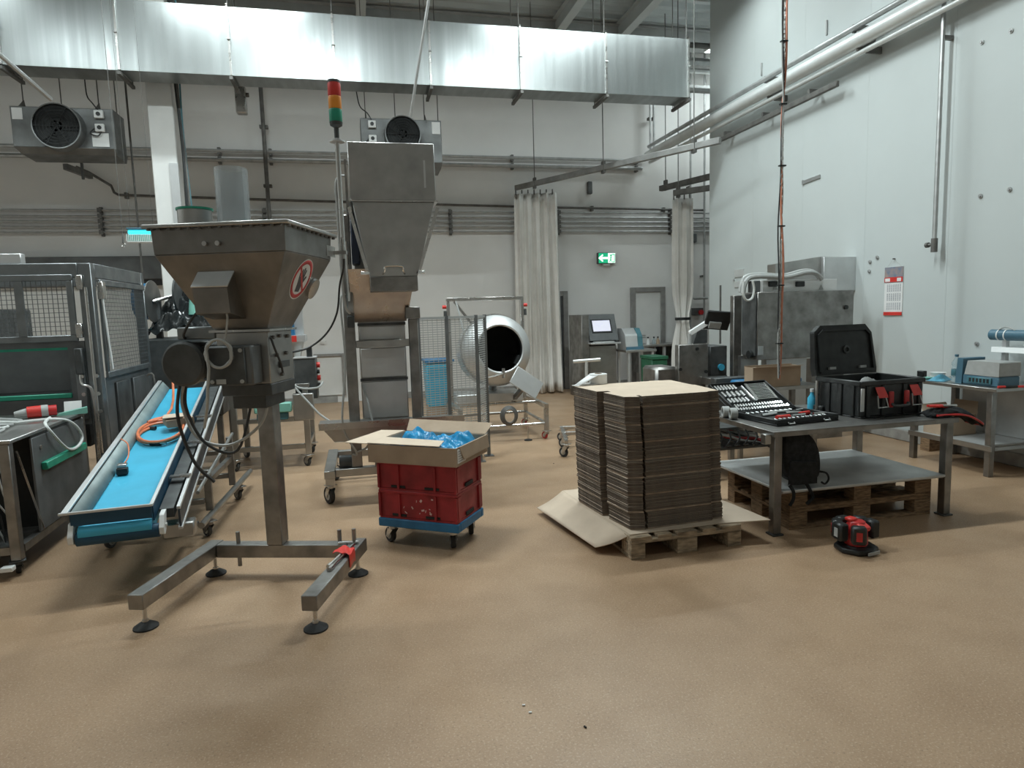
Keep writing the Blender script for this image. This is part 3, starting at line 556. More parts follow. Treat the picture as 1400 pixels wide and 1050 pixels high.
# drive motor with round cover
mc = w2l(atY(249, 498, 3.72), HL, HR)
mo = MB().revolve((mc.x, mc.y, mc.z), (0,1,0), [(0,0), (.105,0), (.118,.01), (.118,.05), (.11,.052), (.11,.26), (0,.26)], 30).build('drive_motor', M_darkg, t)
MB().box(mc.x+.06, OX-.139, mc.y+.06, mc.y+.24, mc.z-.09, mc.z+.09).build('gearbox', M_darkg, t, bevel=.01)
MB().box(mc.x-.04, mc.x+.17, mc.y+.04, mc.y+.22, mc.z+.125, mc.z+.19).build('terminal_box', M_guard, t, bevel=.006)
MB().tube(spline([(mc.x, mc.y+.05, mc.z+.13), (mc.x+.03, mc.y-.01, mc.z+.16), (mc.x+.10, mc.y-.02, mc.z+.25), (mc.x+.17, mc.y-.01, mc.z+.30)], 5), .007, 6).build('cable', M_cabled, t)
# clear tube and spout on the lid, stack light
p = w2l(atY(320, 297, 3.8), HL, HR); MB().pipe((p.x, p.y, 2.0645), (p.x, p.y, 2.385), .083, .078, 32).build('clear_tube', M_clear, t); MB().pipe((p.x, p.y, 2.0645), (p.x, p.y, 2.08), .105, .084, 28).build('tube_collar', M_steelv, t)
p = w2l(atY(267, 300, 3.85), HL, HR); MB().pipe((p.x, p.y, 2.0645), (p.x, p.y, 2.175), .085, .079, 30).build('spout', M_steel, t); MB().pipe((p.x, p.y, 2.1755), (p.x, p.y, 2.187), .091, .078, 30).build('spout_gasket', M_green, t)
px_, py_ = .50, .30
MB().box(.447, .52, .285, .315, 1.955, 1.975).build('pole_bracket', M_steelv, t); MB().box(.440, .4465, .18, .315, 1.94, 2.0).build('bracket_plate', M_steelv, t)
MB().cyl((px_, py_, 1.93), (px_, py_, 2.60), .0135, n=12).build('pole', M_steelv, t)
MB().revolve((px_, py_, 2.585), (0,0,1), [(0,0), (.042,0), (.042,.008), (.026,.012), (.026,.018), (0,.018)], 22).build('pole_plate', M_satin, t)
b = MB().cyl((px_, py_, 2.603), (px_, py_, 2.67), .014, n=12); b.revolve((px_, py_, 2.665), (0,0,1), [(.014,0), (.034,.012), (.037,.03), (0,.03)], 22); b.build('light_base', M_darkg, t)
for z0, z1, m, nm in ((2.696, 2.765, M_green, 'green_lens'), (2.766, 2.835, M_amber, 'amber_lens'), (2.836, 2.908, M_bright_red, 'red_lens')): MB().revolve((px_, py_, z0), (0,0,1), [(0,0), (.034,0), (.036,.004), (.036,z1-z0-.006), (.034,z1-z0), (0,z1-z0)], 24).build(nm, m, t)
MB().revolve((px_, py_, 2.9085), (0,0,1), [(0,0), (.036,0), (.034,.014), (0,.016)], 24).build('light_cap', M_darkg, t)
MB().tube(spline([(px_, py_, 1.93), (px_-.01, py_+.02, 1.88), (px_-.05, py_+.05, 1.78), (px_-.08, py_+.06, 1.62), (px_-.15, py_+.06, 1.50), (.26, .30, 1.42), (.2, .14, 1.40)], 6), .006, 6).build('light_cable', M_cabled, t)
# round prohibition sign on the right cone face
def signdisc(y0, z, r, parent):
    x = .330-.188*(1.919-z)/.374+OX; nrm = Vector((.374, 0, -.188)).normalized(); up = Vector((.188, 0, .374)).normalized(); sd = Vector((0, 1, 0))
    R = Matrix((sd, up, nrm)).transposed(); c = Vector((x, y0, z))
    def P(u, v, h): return c+R @ Vector((u, v, h))
    b = MB().prism([P(math.cos(a)*r, math.sin(a)*r, .0008) for a in [2*math.pi*i/36 for i in range(36)]], nrm*.001); s = b.build('warning_sign', M_paper, parent)
    rr = MB(); n = 36; ro, ri = r*.95, r*.76
    vs = [P(math.cos(2*math.pi*i/n)*q, math.sin(2*math.pi*i/n)*q, .0021) for q in (ro, ri) for i in range(n)]; rr.add(vs, [(i, (i+1) % n, n+(i+1) % n, n+i) for i in range(n)]); rr.build('red_ring', M_red, s, solid=.0004)
    hd = MB(); hd.prism([P(u*r, v*r, .002) for u, v in ((-.25,-.62), (.2,-.62), (.26,-.2), (.46,.12), (.36,.2), (.2,.02), (.22,.46), (.1,.48), (.06,.1), (.03,.56), (-.09,.56), (-.09,.1), (-.16,.5), (-.27,.48), (-.24,.04), (-.34,.34), (-.44,.3), (-.3,-.2))], nrm*.0005); hd.build('hand_print', M_ink, s)
    sl = MB(); d = Vector((.707, -.707)); e = Vector((.707, .707)); k = .78*r; wd = .07*r
    sl.prism([P(-d.x*k-e.x*wd, -d.y*k-e.y*wd, .0026), P(d.x*k-e.x*wd, d.y*k-e.y*wd, .0026), P(d.x*k+e.x*wd, d.y*k+e.y*wd, .0026), P(-d.x*k+e.x*wd, -d.y*k+e.y*wd, .0026)], nrm*.0004); sl.build('red_bar', M_red, s)
signdisc(-.06, 1.80, .115, t)
x = .330-.188*(1.919-1.76)/.374+OX
MB().revolve((x, .13, 1.76), (.374, 0, -.188), [(0,.0), (.06,0), (.06,.016), (.045,.018), (0,.018)], 22).build('sight_glass', M_steelv, t)
# cable bundle hanging from the motor over the belt, tools on the stand
MB().tube(spline([(mc.x-.06, mc.y+.1, mc.z-.11), (mc.x-.09, mc.y+.12, mc.z-.24), (mc.x-.04, mc.y+.16, mc.z-.42), (mc.x+.12, mc.y+.2, mc.z-.47), (mc.x+.30, mc.y+.2, mc.z-.36), (mc.x+.36, mc.y+.2, mc.z-.22)], 7), .0085, 6).build('hanging_cable', M_cable, t)
MB().tube(spline([(mc.x-.08, mc.y+.1, mc.z-.10), (mc.x-.11, mc.y+.1, mc.z-.3), (mc.x-.07, mc.y+.15, mc.z-.55), (mc.x+.01, mc.y+.2, mc.z-.68)], 7), .009, 6).build('hanging_cable', M_cabled, t)
MB().tube(spline([(mc.x-.055, mc.y+.12, mc.z-.10), (mc.x-.07, mc.y+.12, mc.z-.25), (mc.x-.0, mc.y+.16, mc.z-.45), (mc.x+.16, mc.y+.2, mc.z-.50), (mc.x+.26, mc.y+.22, mc.z-.20)], 7), .008, 6).build('hanging_cable', M_cabled, t)
def worldtool(name, label, cat, pts, r, m, tip=None, zz=.207):
    P = [Vector((HL[0]+rot2(x, y, HR)[0], HL[1]+rot2(x, y, HR)[1], z)) for x, y, z in pts]; o = P[0].copy(); tt = thing(name, label, cat, o)
    MB().tube([p-o for p in P], r, 8).build('shaft', m, tt)
    if tip: MB().tube([P[-1]-o, P[-1]+(P[-1]-P[-2]).normalized()*tip-o], r*1.7, 8).build('head', M_steelv, tt)
worldtool('steel_rod', 'thin bright rod lying across the stand beam beside the red cloth', 'rod', [(.36, .31, .216), (.48, .33, .216)], .008, M_chrome)
worldtool('socket_wrench', 'slim chrome wrench lying on the stand beam under the red cloth', 'wrench', [(.47, .28, .217), (.455, -.06, .217)], .0085, M_chrome, .05)
worldtool('screwdriver', 'second slim steel tool lying on the stand beam under the red cloth', 'tool', [(.445, .24, .215), (.432, -.02, .215)], .007, M_steelv, .04)
ct = thing('red_cloth', 'bright red cloth strip draped over the stand beam and tools', 'cloth', (HL[0], HL[1], 0), HR)
def g(u, v):
    x = .40+.12*u; y = .10+.10*v+.02*math.sin(u*5); z = .229+.006*math.sin(u*11+v*5)
    if x > .506: z -= (x-.506)*5.2; x = .5065
    return (x, y, z)
MB().grid(g, 16, 8).build('fabric', M_bright_red, ct, solid=.003, fix=False)
# ================================================================ INCLINED BELT CONVEYOR
CLo, CRz, SL = (-1.43, 4.2, 0), .092, .15
t = thing('belt_conveyor', 'inclined conveyor with bright blue belt and aluminium side rails on castors', 'conveyor', CLo, CRz)
LN, Z0 = 3.15, .435
def cz(y): return Z0+SL*y
r = .042; prof = []
for k in range(9): a = math.pi/2+math.pi*k/8; prof.append((math.cos(a)*r*1.0, cz(0)-r+math.sin(a)*r))
for k in range(9): a = -math.pi/2+math.pi*k/8; prof.append((LN+math.cos(a)*r, cz(LN)-r+math.sin(a)*r))
MB().prism([(-.2, y, z) for y, z in prof], (.38, 0, 0)).build('belt', M_belt, t)
MB().beam((-.252, .02, cz(.02)-.005), (-.252, LN, cz(LN)-.005), .012, .15).build('side_plate', M_paintg, t)
MB().beam((-.262, -.02, cz(0)+.085), (-.262, LN, cz(LN)+.088), .036, .014).build('top_flange', M_satin, t, bevel=.003)
MB().beam((.185, -.02, cz(0)+.085), (.185, LN, cz(LN)+.085), .022, .014).build('top_flange', M_satin, t, bevel=.003)
MB().beam((.188, 0, cz(0)+.03), (.188, LN, cz(LN)+.03), .008, .095).build('side_guide', M_beltd, t)
MB().beam((.24, .12, cz(.12)-.03), (.24, LN, cz(LN)-.03), .08, .06).build('gap_shade_strip', M_darkg, t)  # dark filler strip: shade in the gap between the rails as colour
MB().beam((.315, .06, cz(.06)+.02), (.315, LN, cz(LN)+.02), .022, .022).build('outer_flange', M_satin, t, bevel=.003)
MB().beam((.318, .06, cz(.06)-.045), (.318, LN, cz(LN)-.045), .012, .105).build('outer_plate', mat('navy_profile', (.035, .05, .07), .45, .3, var=.15), t)
MB().beam((.318, .06, cz(.06)-.108), (.318, LN, cz(LN)-.108), .024, .016).build('outer_flange', M_satin, t)
for y in (.55, 1.25, 1.95): MB().box(.20, .325, y-.03, y+.03, cz(y)+.032, cz(y)+.045).build('clamp_bracket', M_steelv, t)
b = MB(); b.add([(-.238, 0, cz(0)+.08), (-.238, LN, cz(LN)+.08), (-.18, LN, cz(LN)+.006), (-.18, 0, cz(0)+.006)], [(0,1,2,3)]); b.build('guide_plate', mat('guide_grey', (.30, .37, .37), .5, .1), t, solid=.003)
for s in (-1, 1):
    e = MB().prism([(s*.222, .07, cz(0)+.03), (s*.222, -.01, cz(0)+.02), (s*.222, -.055, cz(0)-.05), (s*.222, -.05, cz(0)-.09), (s*.222, -.02, cz(0)-.10), (s*.222, .02, cz(0)-.08)], (.026*s, 0, 0)); e.build('bearing_plate', M_white, t, bevel=.006)
    MB().cyl((s*.249, .005, cz(0)-.05), (s*.258, .005, cz(0)-.05), .012, n=10).build('bolt', M_steelv, t)
MB().beam((-.285, -.03, cz(0)+.088), (.196, -.03, cz(0)+.088), .02, .012).build('end_lip', M_satin, t)
MB().box(-.235, .185, -.016, -.006, cz(0)+.005, cz(0)+.08).build('end_scraper', M_beltd, t)
MB().cyl((-.215, .0, cz(0)-.076), (.215, .0, cz(0)-.076), .042, n=20).build('tail_roller', M_beltd, t)
# stand
for xs_, y in ((-.30, 1.0), (-.30, 1.85), (.37, 1.03), (.47, 1.78)): MB().box(xs_-.026, xs_+.026, y-.026, y+.026, .17, cz(y)-(.11 if xs_ > 0 else .02)).build('leg', M_steeld, t, bevel=.004)
for (xa, ya), (xb, yb) in (((-.30, .72), (-.30, 2.25)), ((.345, .70), (.58, 2.35))):
    MB().cyl((xa, ya, .15), (xb, yb, .15), .024, n=12).build('base_tube', M_steel, t); s = 1 if xa > 0 else -1
    for f in (.12, .72): caster('castor', t, xa+(xb-xa)*f, ya+(yb-ya)*f, .125, .05, .028, .6*s, M_darkg, M_steeld)
MB().beam((.38, 1.06, .40), (.46, 1.75, .40), .04).build('side_rail_bar', M_steeld, t); MB().beam((-.30, 1.03, .36), (-.30, 1.82, .36), .04).build('side_rail_bar', M_steeld, t)
for y, z, x1 in ((1.0, .25, .342), (1.80, .25, .442), (1.0, .40, .342), (1.80, .46, .442)): MB().box(-.273, x1, y-.02, y+.02, z-.02, z+.02).build('cross_bar', M_steeld, t, bevel=.003)
MB().cyl((.36, .55, cz(.55)-.09), (.50, 1.76, .62), .013, n=10).build('brace', M_steel, t)
MB().box(.17, .36, .30, .42, .20, .30).build('drive_guard', M_steel, t, bevel=.01)
MB().beam((.31, .40, .20), (.31, .75, .16), .03).build('guard_arm', M_steeld, t)
# things lying on the belt
def onbelt(u, y, h=0.0): x, yy = rot2(u, y, CRz); return Vector((CLo[0]+x, CLo[1]+yy, cz(y)+h+.001))
def belt_pts(L_, h): return [onbelt(u, y, h) for u, y in L_]
pts = []
for k in range(46):
    a = k*2*math.pi/15+2.4; rr = .15+.012*math.sin(k*.9)+.0006*k; pts.append(onbelt(-.02+math.cos(a)*rr, 1.62+math.sin(a)*rr*1.75, .012+.0045*k/5))
pts += [onbelt(-.03, 2.0, .05), onbelt(-.02, 2.3, .10), onbelt(-.05, 2.55, .22), onbelt(-.05, 2.6, .38)]
o = Vector(pts[0]); h_ = thing('orange_hose', 'coiled orange air hose lying on the blue conveyor belt', 'hose', o); MB().tube([p-o for p in spline(pts, 2)], .011, 7).build('hose', M_orange, h_)
MB().tube([pts[0]-o, pts[0]-o+Vector((.05, -.03, .0))], .014, 8).build('coupling', M_black, h_)
o = onbelt(-.13, .78); s_ = thing('sensor', 'small black and silver photo sensor with a cable clipped over the left conveyor rail', 'sensor', o, .2)
MB().box(-.035, .035, -.03, .03, .004, .05).build('body', M_black, s_, bevel=.005); MB().box(-.03, .03, -.02, .05, .051, .075).build('bracket', M_steelv, s_, bevel=.004)
MB().tube(spline([(0, .03, .06), (.03, .12, .1), (.02, .25, .17), (-.03, .33, .2)], 5), .005, 6).build('cable', M_orange, s_)
o = onbelt(.09, 1.75); s_ = thing('cardboard_scrap', 'folded piece of brown cardboard lying on the blue belt beside the hose', 'cardboard', o, .5)
MB().frus([(-.10, -.07, .028), (.11, -.08, .03), (.11, .06, .05), (-.10, .06, .05)], [(-.11, -.08, .09), (.10, -.09, .1), (.09, .07, .11), (-.10, .07, .1)]).build('fold', M_kraft, s_, bevel=.002)
MB().prism([(-.13, -.05, .105), (.02, -.10, .11), (.06, .05, .12), (-.08, .09, .116)], (0, 0, .006)).build('flap', M_kraftl, s_)
o = onbelt(0, 1.35); s_ = thing('black_plug', 'black cable plug resting inside the coiled orange hose', 'plug', o, -.3)
MB().cyl((-.06, 0, .022), (.02, 0, .022), .02, n=14).build('grip', M_black, s_); MB().cyl((.02, 0, .022), (.06, .01, .022), .014, n=12).build('pin_sleeve', M_steelv, s_)
# ================================================================ GUARDED MACHINE (left)
GX, GY = -2.13, 6.2
t = thing('guarded_machine', 'big grey packaging machine with wire mesh guards and a dark feed slot', 'machine', (GX, GY, 0))
def G(px, py): p = atY(px, py, GY); return p.x-GX, p.z
zt = 2.10; zw = 1.13
MB().box(-.10, 0, 0, .08, .10, zt-.001).build('corner_post', M_guard, t, bevel=.005); MB().box(-.08, 0, 1.32, 1.40, .10, zt-.001).build('rear_post', M_guard, t, bevel=.005)
MB().box(-2.9, -.101, 0, .06, zt-.12, zt).build('top_beam', M_guard, t, bevel=.005); MB().box(-.06, 0, .081, 1.319, zt-.12, zt).build('side_top_beam', M_guard, t, bevel=.005); MB().box(-2.9, -.081, 1.34, 1.40, zt-.12, zt).build('rear_beam', M_guard, t)
x1, _ = G(104, 420); fr = MB(); zb, ztp = G(50, 468)[1], G(50, 376)[1]
for a, b, c, d in ((-2.8, x1, zb, zb+.05), (-2.8, x1, ztp-.05, ztp), (x1-.05, x1, zb+.05, ztp-.05)): fr.box(a, b, -.03, -.004, c, d)
fr = fr.build('guard_door', M_guard, t, bevel=.004); mesh_panel(-2.8, x1-.05, zb+.05, ztp-.05, .037, .037, .0022, 'xz', -.016).build('wire_mesh', M_guard, fr, kind='stuff')
xa = G(30, 420)[0]; MB().box(xa-.03, xa+.03, -.035, -.018, zb+.05, ztp-.05).build('door_stile', M_guard, fr)
for py in (386, 452): x, z = G(111, py); MB().box(x-.03, x+.02, -.04, -.001, z-.06, z+.06).build('hinge', M_steelv, t, bevel=.006)
x, z = G(111, 492); MB().box(x-.03, x+.03, -.06, -.001, z-.12, z+.10).build('lock_switch', M_darkg, t, bevel=.008)
# lower front: dark slot with green strips, bolt plate
xs = G(96, 510)[0]; za, zb2 = G(50, 540)[1], G(50, 478)[1]
b = MB().box(-2.9, xs, 0, .05, zb2+.01, zb-.001); b.box(xs, -.101, 0, .05, .75, zb-.001); b.box(-2.9, xs, 0, .05, .45, za-.04); b.box(-2.9, xs, .30, .34, za-.04, zb2+.01); b.build('front_panel', M_paintg, t)
MB().box(-2.9, xs, -.012, .03, za-.038, za).build('green_strip', M_green, t, bevel=.004); MB().box(-2.9, xs, .0, .02, zb2-.012, zb2+.009).build('green_edge', M_green, t)
MB().box(-2.9, xs, .02, .298, za-.0, za+.004).build('slot_plate', M_dark, t)
MB().box(-2.7, -.25, .34, 1.2, .5, 1.0).build('machine_body', M_darkg, t, bevel=.01); MB().box(-2.7, -.95, .30, 1.15, 1.001, 1.75).build('inner_cabinet', M_darkg, t, bevel=.01)
bp = MB().box(xs+.05, -.11, -.03, -.001, .80, 1.24).build('bolt_plate', M_guard, t, bevel=.004)
for k in range(6): MB().cyl((xs+.10+.11*(k % 2), -.031, .86+.15*(k//2)), (xs+.10+.11*(k % 2), -.045, .86+.15*(k//2)), .016, n=8).build('bolt', M_steelv, bp)
MB().tube(spline([(-.14, -.02, 1.22), (-.13, -.05, 1.1), (-.06, -.06, 1.05), (-.05, -.05, .8), (-.06, -.04, .45)], 6), .012).build('conduit', M_steelv, t); MB().tube([(-.04, -.03, 1.9), (-.04, -.03, .5)], .012).build('conduit', M_steelv, t)
MB().box(-.10, 0, .02, .08, .0, .10).build('foot', M_darkg, t); MB().box(-.08, 0, 1.32, 1.40, .0, .10).build('foot', M_darkg, t); MB().box(-2.7, -2.6, .3, .4, 0, .5).build('foot', M_darkg, t)
# right side
sf = MB()
for a, b, c, d in ((.10, 1.31, zw, zw+.05), (.10, 1.31, zt-.18, zt-.13), (.10, .14, zw+.05, zt-.18), (1.27, 1.31, zw+.05, zt-.18)): sf.box(.004, .03, a, b, c, d)
sf = sf.build('side_door', M_guard, t, bevel=.004); mesh_panel(.14, 1.27, zw+.05, zt-.18, .036, .036, .0022, 'yz', .016).build('wire_mesh', M_guard, sf, kind='stuff')
MB().box(-.02, -.003, .10, 1.31, .35, zw-.001).build('side_panel', M_paintg, t, bevel=.004); MB().box(-.001, .02, .30, .62, .55, zw-.06).build('side_hatch', M_darkg, t, bevel=.004); MB().box(-.001, .02, .75, 1.1, .55, zw-.06).build('side_hatch', M_paintg, t, bevel=.004)
MB().tube(spline([(.03, 1.12, 1.06), (.09, 1.12, 1.06), (.09, 1.12, .82), (.03, 1.12, .82)], 4), .01).build('handle', M_steelv, t)
MB().box(.004, .05, .085, .16, 1.80, 1.95).build('hinge', M_steelv, t, bevel=.005); MB().tube([(.03, .10, 1.9), (.05, .14, 1.2)], .01).build('white_rod', M_white, t)
x0, x1, z0, z1 = rect(-6, 345, 33, 357, 6.3); MB().box(x0-GX, x1-GX, .04, .12, zt+.001, zt+.085).build('label_box', M_satin, t, bevel=.006)
# low cable cabinet in front of it
KX, KY, KR = -2.17, 4.70, .03
t = thing('cable_cabinet', 'low dark machine cabinet with open front, steel top and green bumper bar', 'cabinet', (KX, KY, 0), KR)
for x, y in ((-.065, 0), (-.065, 1.25), (-1.3, 0), (-1.3, 1.25)): MB().box(x, x+.06, y, y+.06, .10, .86).build('leg', M_steeld, t, bevel=.004)
MB().box(-1.34, .01, -.01, 1.34, .861, .885).build('top_plate', M_steel, t, bevel=.004)
for y in (0.01, 1.26): MB().box(-1.24, -.066, y, y+.045, .14, .19).build('lower_rail', M_steeld, t)
MB().box(-.05, .0, .061, 1.249, .14, .19).build('side_lower_rail', M_steeld, t)
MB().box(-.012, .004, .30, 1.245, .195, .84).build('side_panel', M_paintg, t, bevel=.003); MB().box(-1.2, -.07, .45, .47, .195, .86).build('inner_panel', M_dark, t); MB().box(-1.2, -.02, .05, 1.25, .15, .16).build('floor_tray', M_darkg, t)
MB().box(.005, .045, .40, 1.15, .60, .655).build('bumper_bar', M_green, t, bevel=.006)
for y, z in ((.42, .76), (1.12, .76)): MB().cyl((.005, y, z), (.012, y, z), .014, n=8).build('bolt', M_steelv, t)
MB().beam((.006, .07, .80), (.006, .34, .20), .012, .004).build('stay_bar', M_steelv, t)
for k in range(9):
    x = -.12-.05*(k % 5); b = MB().tube(spline([(x, .2+.02*k, .82), (x+.03*math.sin(k*2), .14, .7), (x-.04*math.cos(k), .12+.02*(k % 3), .5), (x+.05*math.sin(k*3), .16, .35), (x, .2, .17)], 5), .006, 5); b.build('inner_wire', [M_cable, M_cabled, M_cablel][k % 3], t)
for x, y in ((-.04, .03), (-.04, 1.28), (-1.27, .03), (-1.27, 1.28)): caster('castor', t, x, y, .099, .042, .03, .4, M_black, M_darkg)
MB().box(-.10, -.03, -.075, -.02, .055, .085).build('brake_pedal', M_white, t, bevel=.004)
MB().tube(spline([(-.1, .9, .9), (-.02, .6, .9), (.03, .55, .84), (.05, .75, .68), (.05, .95, .66), (.05, 1.05, .72), (.03, .95, .84), (-.03, .8, .9), (-.3, .7, .9)], 7), .011, 7).build('looped_cable', M_cablel, t)
def KP(x, y, z): a, b = rot2(x, y, KR); return (KX+a, KY+b, z)
for k in range(5):
    P = [KP(-.9+.02*k, .35+.06*k, .90), KP(-.7, .25+.12*k, .90+.012*k), KP(-.45, .22+.10*k, .905+.012*k), KP(-.2-.04*k, .3+.1*k, .90+.01*k), KP(-.25, .5+.08*k, .90), KP(-.5, .55+.07*k, .905), KP(-.85, .6+.05*k, .90)]
    o = Vector(P[0]); c = thing('white_cable', 'loop of white cable in the tangle lying on the low cabinet', 'cable', o, 0, 'cables tangled on the low cabinet'); MB().tube([p-o for p in spline(P, 6)], .009, 6).build('cable', M_cablel if k % 2 else M_cable, c)
c = thing('power_plug', 'thick red and grey industrial power plug lying on the low cabinet', 'plug', KP(-.22, 1.08, .886), KR+.35)
b = MB().cyl((-.09, 0, .047), (0, 0, .047), .044, .046, n=18); b.build('red_body', M_bright_red, c); MB().cyl((.0005, 0, .047), (.045, 0, .047), .047, n=18).build('collar', M_cable, c); MB().cyl((.0455, 0, .047), (.10, 0, .047), .040, n=18).build('red_socket', M_red, c); MB().cyl((-.17, 0, .04), (-.0905, 0, .045), .020, .036, n=14).build('grip', M_cable, c)
c = thing('paper_card', 'white card leaning on mint green plastic wedges on the low cabinet', 'card', KP(-.06, 1.24, .886), KR+.2); MB().obox((0, .02, .05), (.12, .003, .09), Matrix.Rotation(-.35, 3, 'X')).build('card', M_paper, c)
c = thing('green_wedge', 'mint green plastic wedge next to the white card on the low cabinet', 'wedge', KP(-.05, 1.14, .886), KR+.3); MB().prism([(-.09, -.02, 0), (.12, -.02, 0), (.12, -.02, .05), (-.07, -.02, .015)], (0, .07, 0)).build('wedge', M_mint, c, bevel=.003)
c = thing('blue_glove', 'crumpled teal glove among the white cables on the low cabinet', 'glove', KP(-.68, .85, .886), KR)
random.seed(3)
def crump(nu, nv, sx, sy, hz, seed):
    rnd = random.Random(seed); F = [(rnd.uniform(2, 9), rnd.uniform(2, 9), rnd.uniform(0, 6), rnd.uniform(.3, 1)) for _ in range(6)]
    def g(u, v):
        e = max(0, 1-(abs(2*u-1)**2.5))*max(0, 1-(abs(2*v-1)**2.5)); w = sum(a*math.sin(fx*u*2+fy*v*2+ph) for fx, fy, ph, a in F)/3
        return (sx*(u-.5)*(1+.1*w), sy*(v-.5)*(1+.1*math.sin(7*u)), .003+hz*e*(.65+.35*w))
    return g
MB().grid(crump(14, 10, .2, .12, .05, 4), 14, 10).build('glove', M_teal, c, fix=False)
# ================================================================ FILM UNWINDER between the guarded machine and the hopper
UY = 7.68
t = thing('film_unwinder', 'dark machine with a blue film reel and a large grey disc behind the mesh guard', 'machine', (-1.75, UY, 0))
x0, x1, z0, z1 = rect(196, 462, 300, 530, UY); MB().box(x0+1.75, x1+1.75, 0, .8, .55, z1).build('body', M_darkg, t, bevel=.02)
for x in (x0+1.8, x1+1.70):
    for y in (.05, .75): MB().box(x-.03, x+.03, y-.03, y+.03, 0, .55).build('leg', M_steeld, t)
p = atY(206, 412, UY); d0 = Vector((p.x+1.75, 0, p.z))
MB().revolve((d0.x, .05, d0.z), (1, -.10, 0), [(.03,0), (.22,0), (.22,.012), (.03,.012)], 36).build('reel_disc', M_steel, t); MB().revolve((d0.x-.005, .052, d0.z), (-1, .10, 0), [(0,0), (.19,0), (.19,.13), (0,.13)], 32).build('blue_film_roll', M_blue, t)
p = atY(236, 402, UY); d1 = Vector((p.x+1.75, 0, p.z)); MB().revolve((d1.x, .25, d1.z), (1, -.10, 0), [(0,0), (.20,0), (.20,.02), (0,.02)], 32).build('dark_disc', M_darkg, t)
MB().cyl((d0.x, .05, d0.z), (d1.x, .25, d1.z), .018, n=10).build('spindle', M_steelv, t)
for x, yy in ((d0.x+.02, .12), (d1.x, .3)): MB().box(x-.03, x+.03, yy, yy+.06, z1, d0.z).build('bearing_arm', M_paintg, t)
MB().cyl((d1.x+.16, .1, d0.z-.15), (d1.x+.16, .1, d0.z+.10), .045, .015, n=12).build('mint_cone', M_mint, t)
x0, x1, z0, z1b = rect(198, 414, 300, 470, UY-.1)
s_ = thing('plastic_cover', 'crumpled glossy black plastic sheet draped over the film machine', 'sheet', ((x0+x1)/2, UY-.02, z1+.004)); W_ = x1-x0
def g(u, v):
    rnd = math.sin(u*23+v*9)*math.cos(v*19-u*7)+.6*math.sin(u*41+v*31)+.5*math.sin(v*47-u*13); e = math.sin(math.pi*min(1, max(0, u*.96+.02)))**.55
    yy = .04+.6*v; z = .50*e*math.sin(math.pi*min(1, .02+.75*v))**.6+.03*rnd
    return (W_*(u-.5)*1.1, yy, max(.004, z))
MB().grid(g, 44, 34).build('sheet', M_bagk, s_, fix=False, angle=25)
# ================================================================ BUCKET ELEVATOR
EX, EY = .21, 5.75
t = thing('bucket_elevator', 'tall stainless bucket elevator with tapered discharge head on a castor frame', 'elevator', (EX, EY, 0))
MB().box(-.315, -.225, -.02, .07, .30, 2.28).build('post', M_steeld, t, bevel=.005); MB().box(.225, .305, -.02, .06, .30, 1.56).build('post', M_steeld, t, bevel=.005)
MB().box(-.225, .225, -.01, .05, 1.325, 1.385).build('cross_bar', M_steel, t, bevel=.004)
MB().box(.20, .325, -.035, .09, 1.561, 1.66).build('post_cap', M_steeld, t, bevel=.006)
for x in (-.50, .55): MB().box(x-.045, x+.045, -.10, .86, .232, .30).build('base_beam', M_steel, t, bevel=.004)
MB().box(-.454, .504, -.05, .03, .232, .299).build('front_beam', M_steel, t, bevel=.004); MB().box(-.454, .504, .74, .81, .232, .299).build('rear_beam', M_steel, t, bevel=.004)
for x in (-.50, .55):
    for y in (-.04, .79):
        MB().box(x-.038, x+.038, y-.038, y+.038, .172, .231).build('castor_stub', M_steel, t); caster('castor', t, x, y, .171, .075, .04, .5 if y < 0 else -.4, M_rubber, M_steelv)
# casing: curved boot, straight riser
prof = [(.16, .50), (.12, .56), (.10, .66), (.10, 2.5), (.42, 2.5), (.42, .56), (.36, .48), (.24, .46)]
MB().prism([(-.20, y, z) for y, z in prof], (.40, 0, 0)).build('casing', M_steel, t, bevel=.006)
for z in (1.04, 1.52): MB().box(-.205, .205, .085, .098, z-.012, z+.012).build('casing_seam', M_darkg, t)
MB().box(-.19, .19, .088, .098, 1.06, 1.31).build('access_panel', M_satin, t, bevel=.003); MB().box(-.19, .19, .088, .098, .70, 1.02).build('access_panel', M_satin, t, bevel=.003); MB().box(-.19, .19, .088, .098, 1.39, 1.50).build('access_panel', M_satin, t, bevel=.003)
# slanted neck panel below the head
MB().frus([(-.235, .08, 1.54), (.215, .08, 1.54), (.215, .10, 1.545), (-.235, .10, 1.545)], [(-.255, -.26, 1.97), (.29, -.26, 1.97), (.29, .10, 1.99), (-.255, .10, 1.99)]).build('neck_panel', mat('neck_reflection_tint', (.48, .42, .37), .3, 1, var=.1), t)  # brown floor reflection tinted into the steel colour
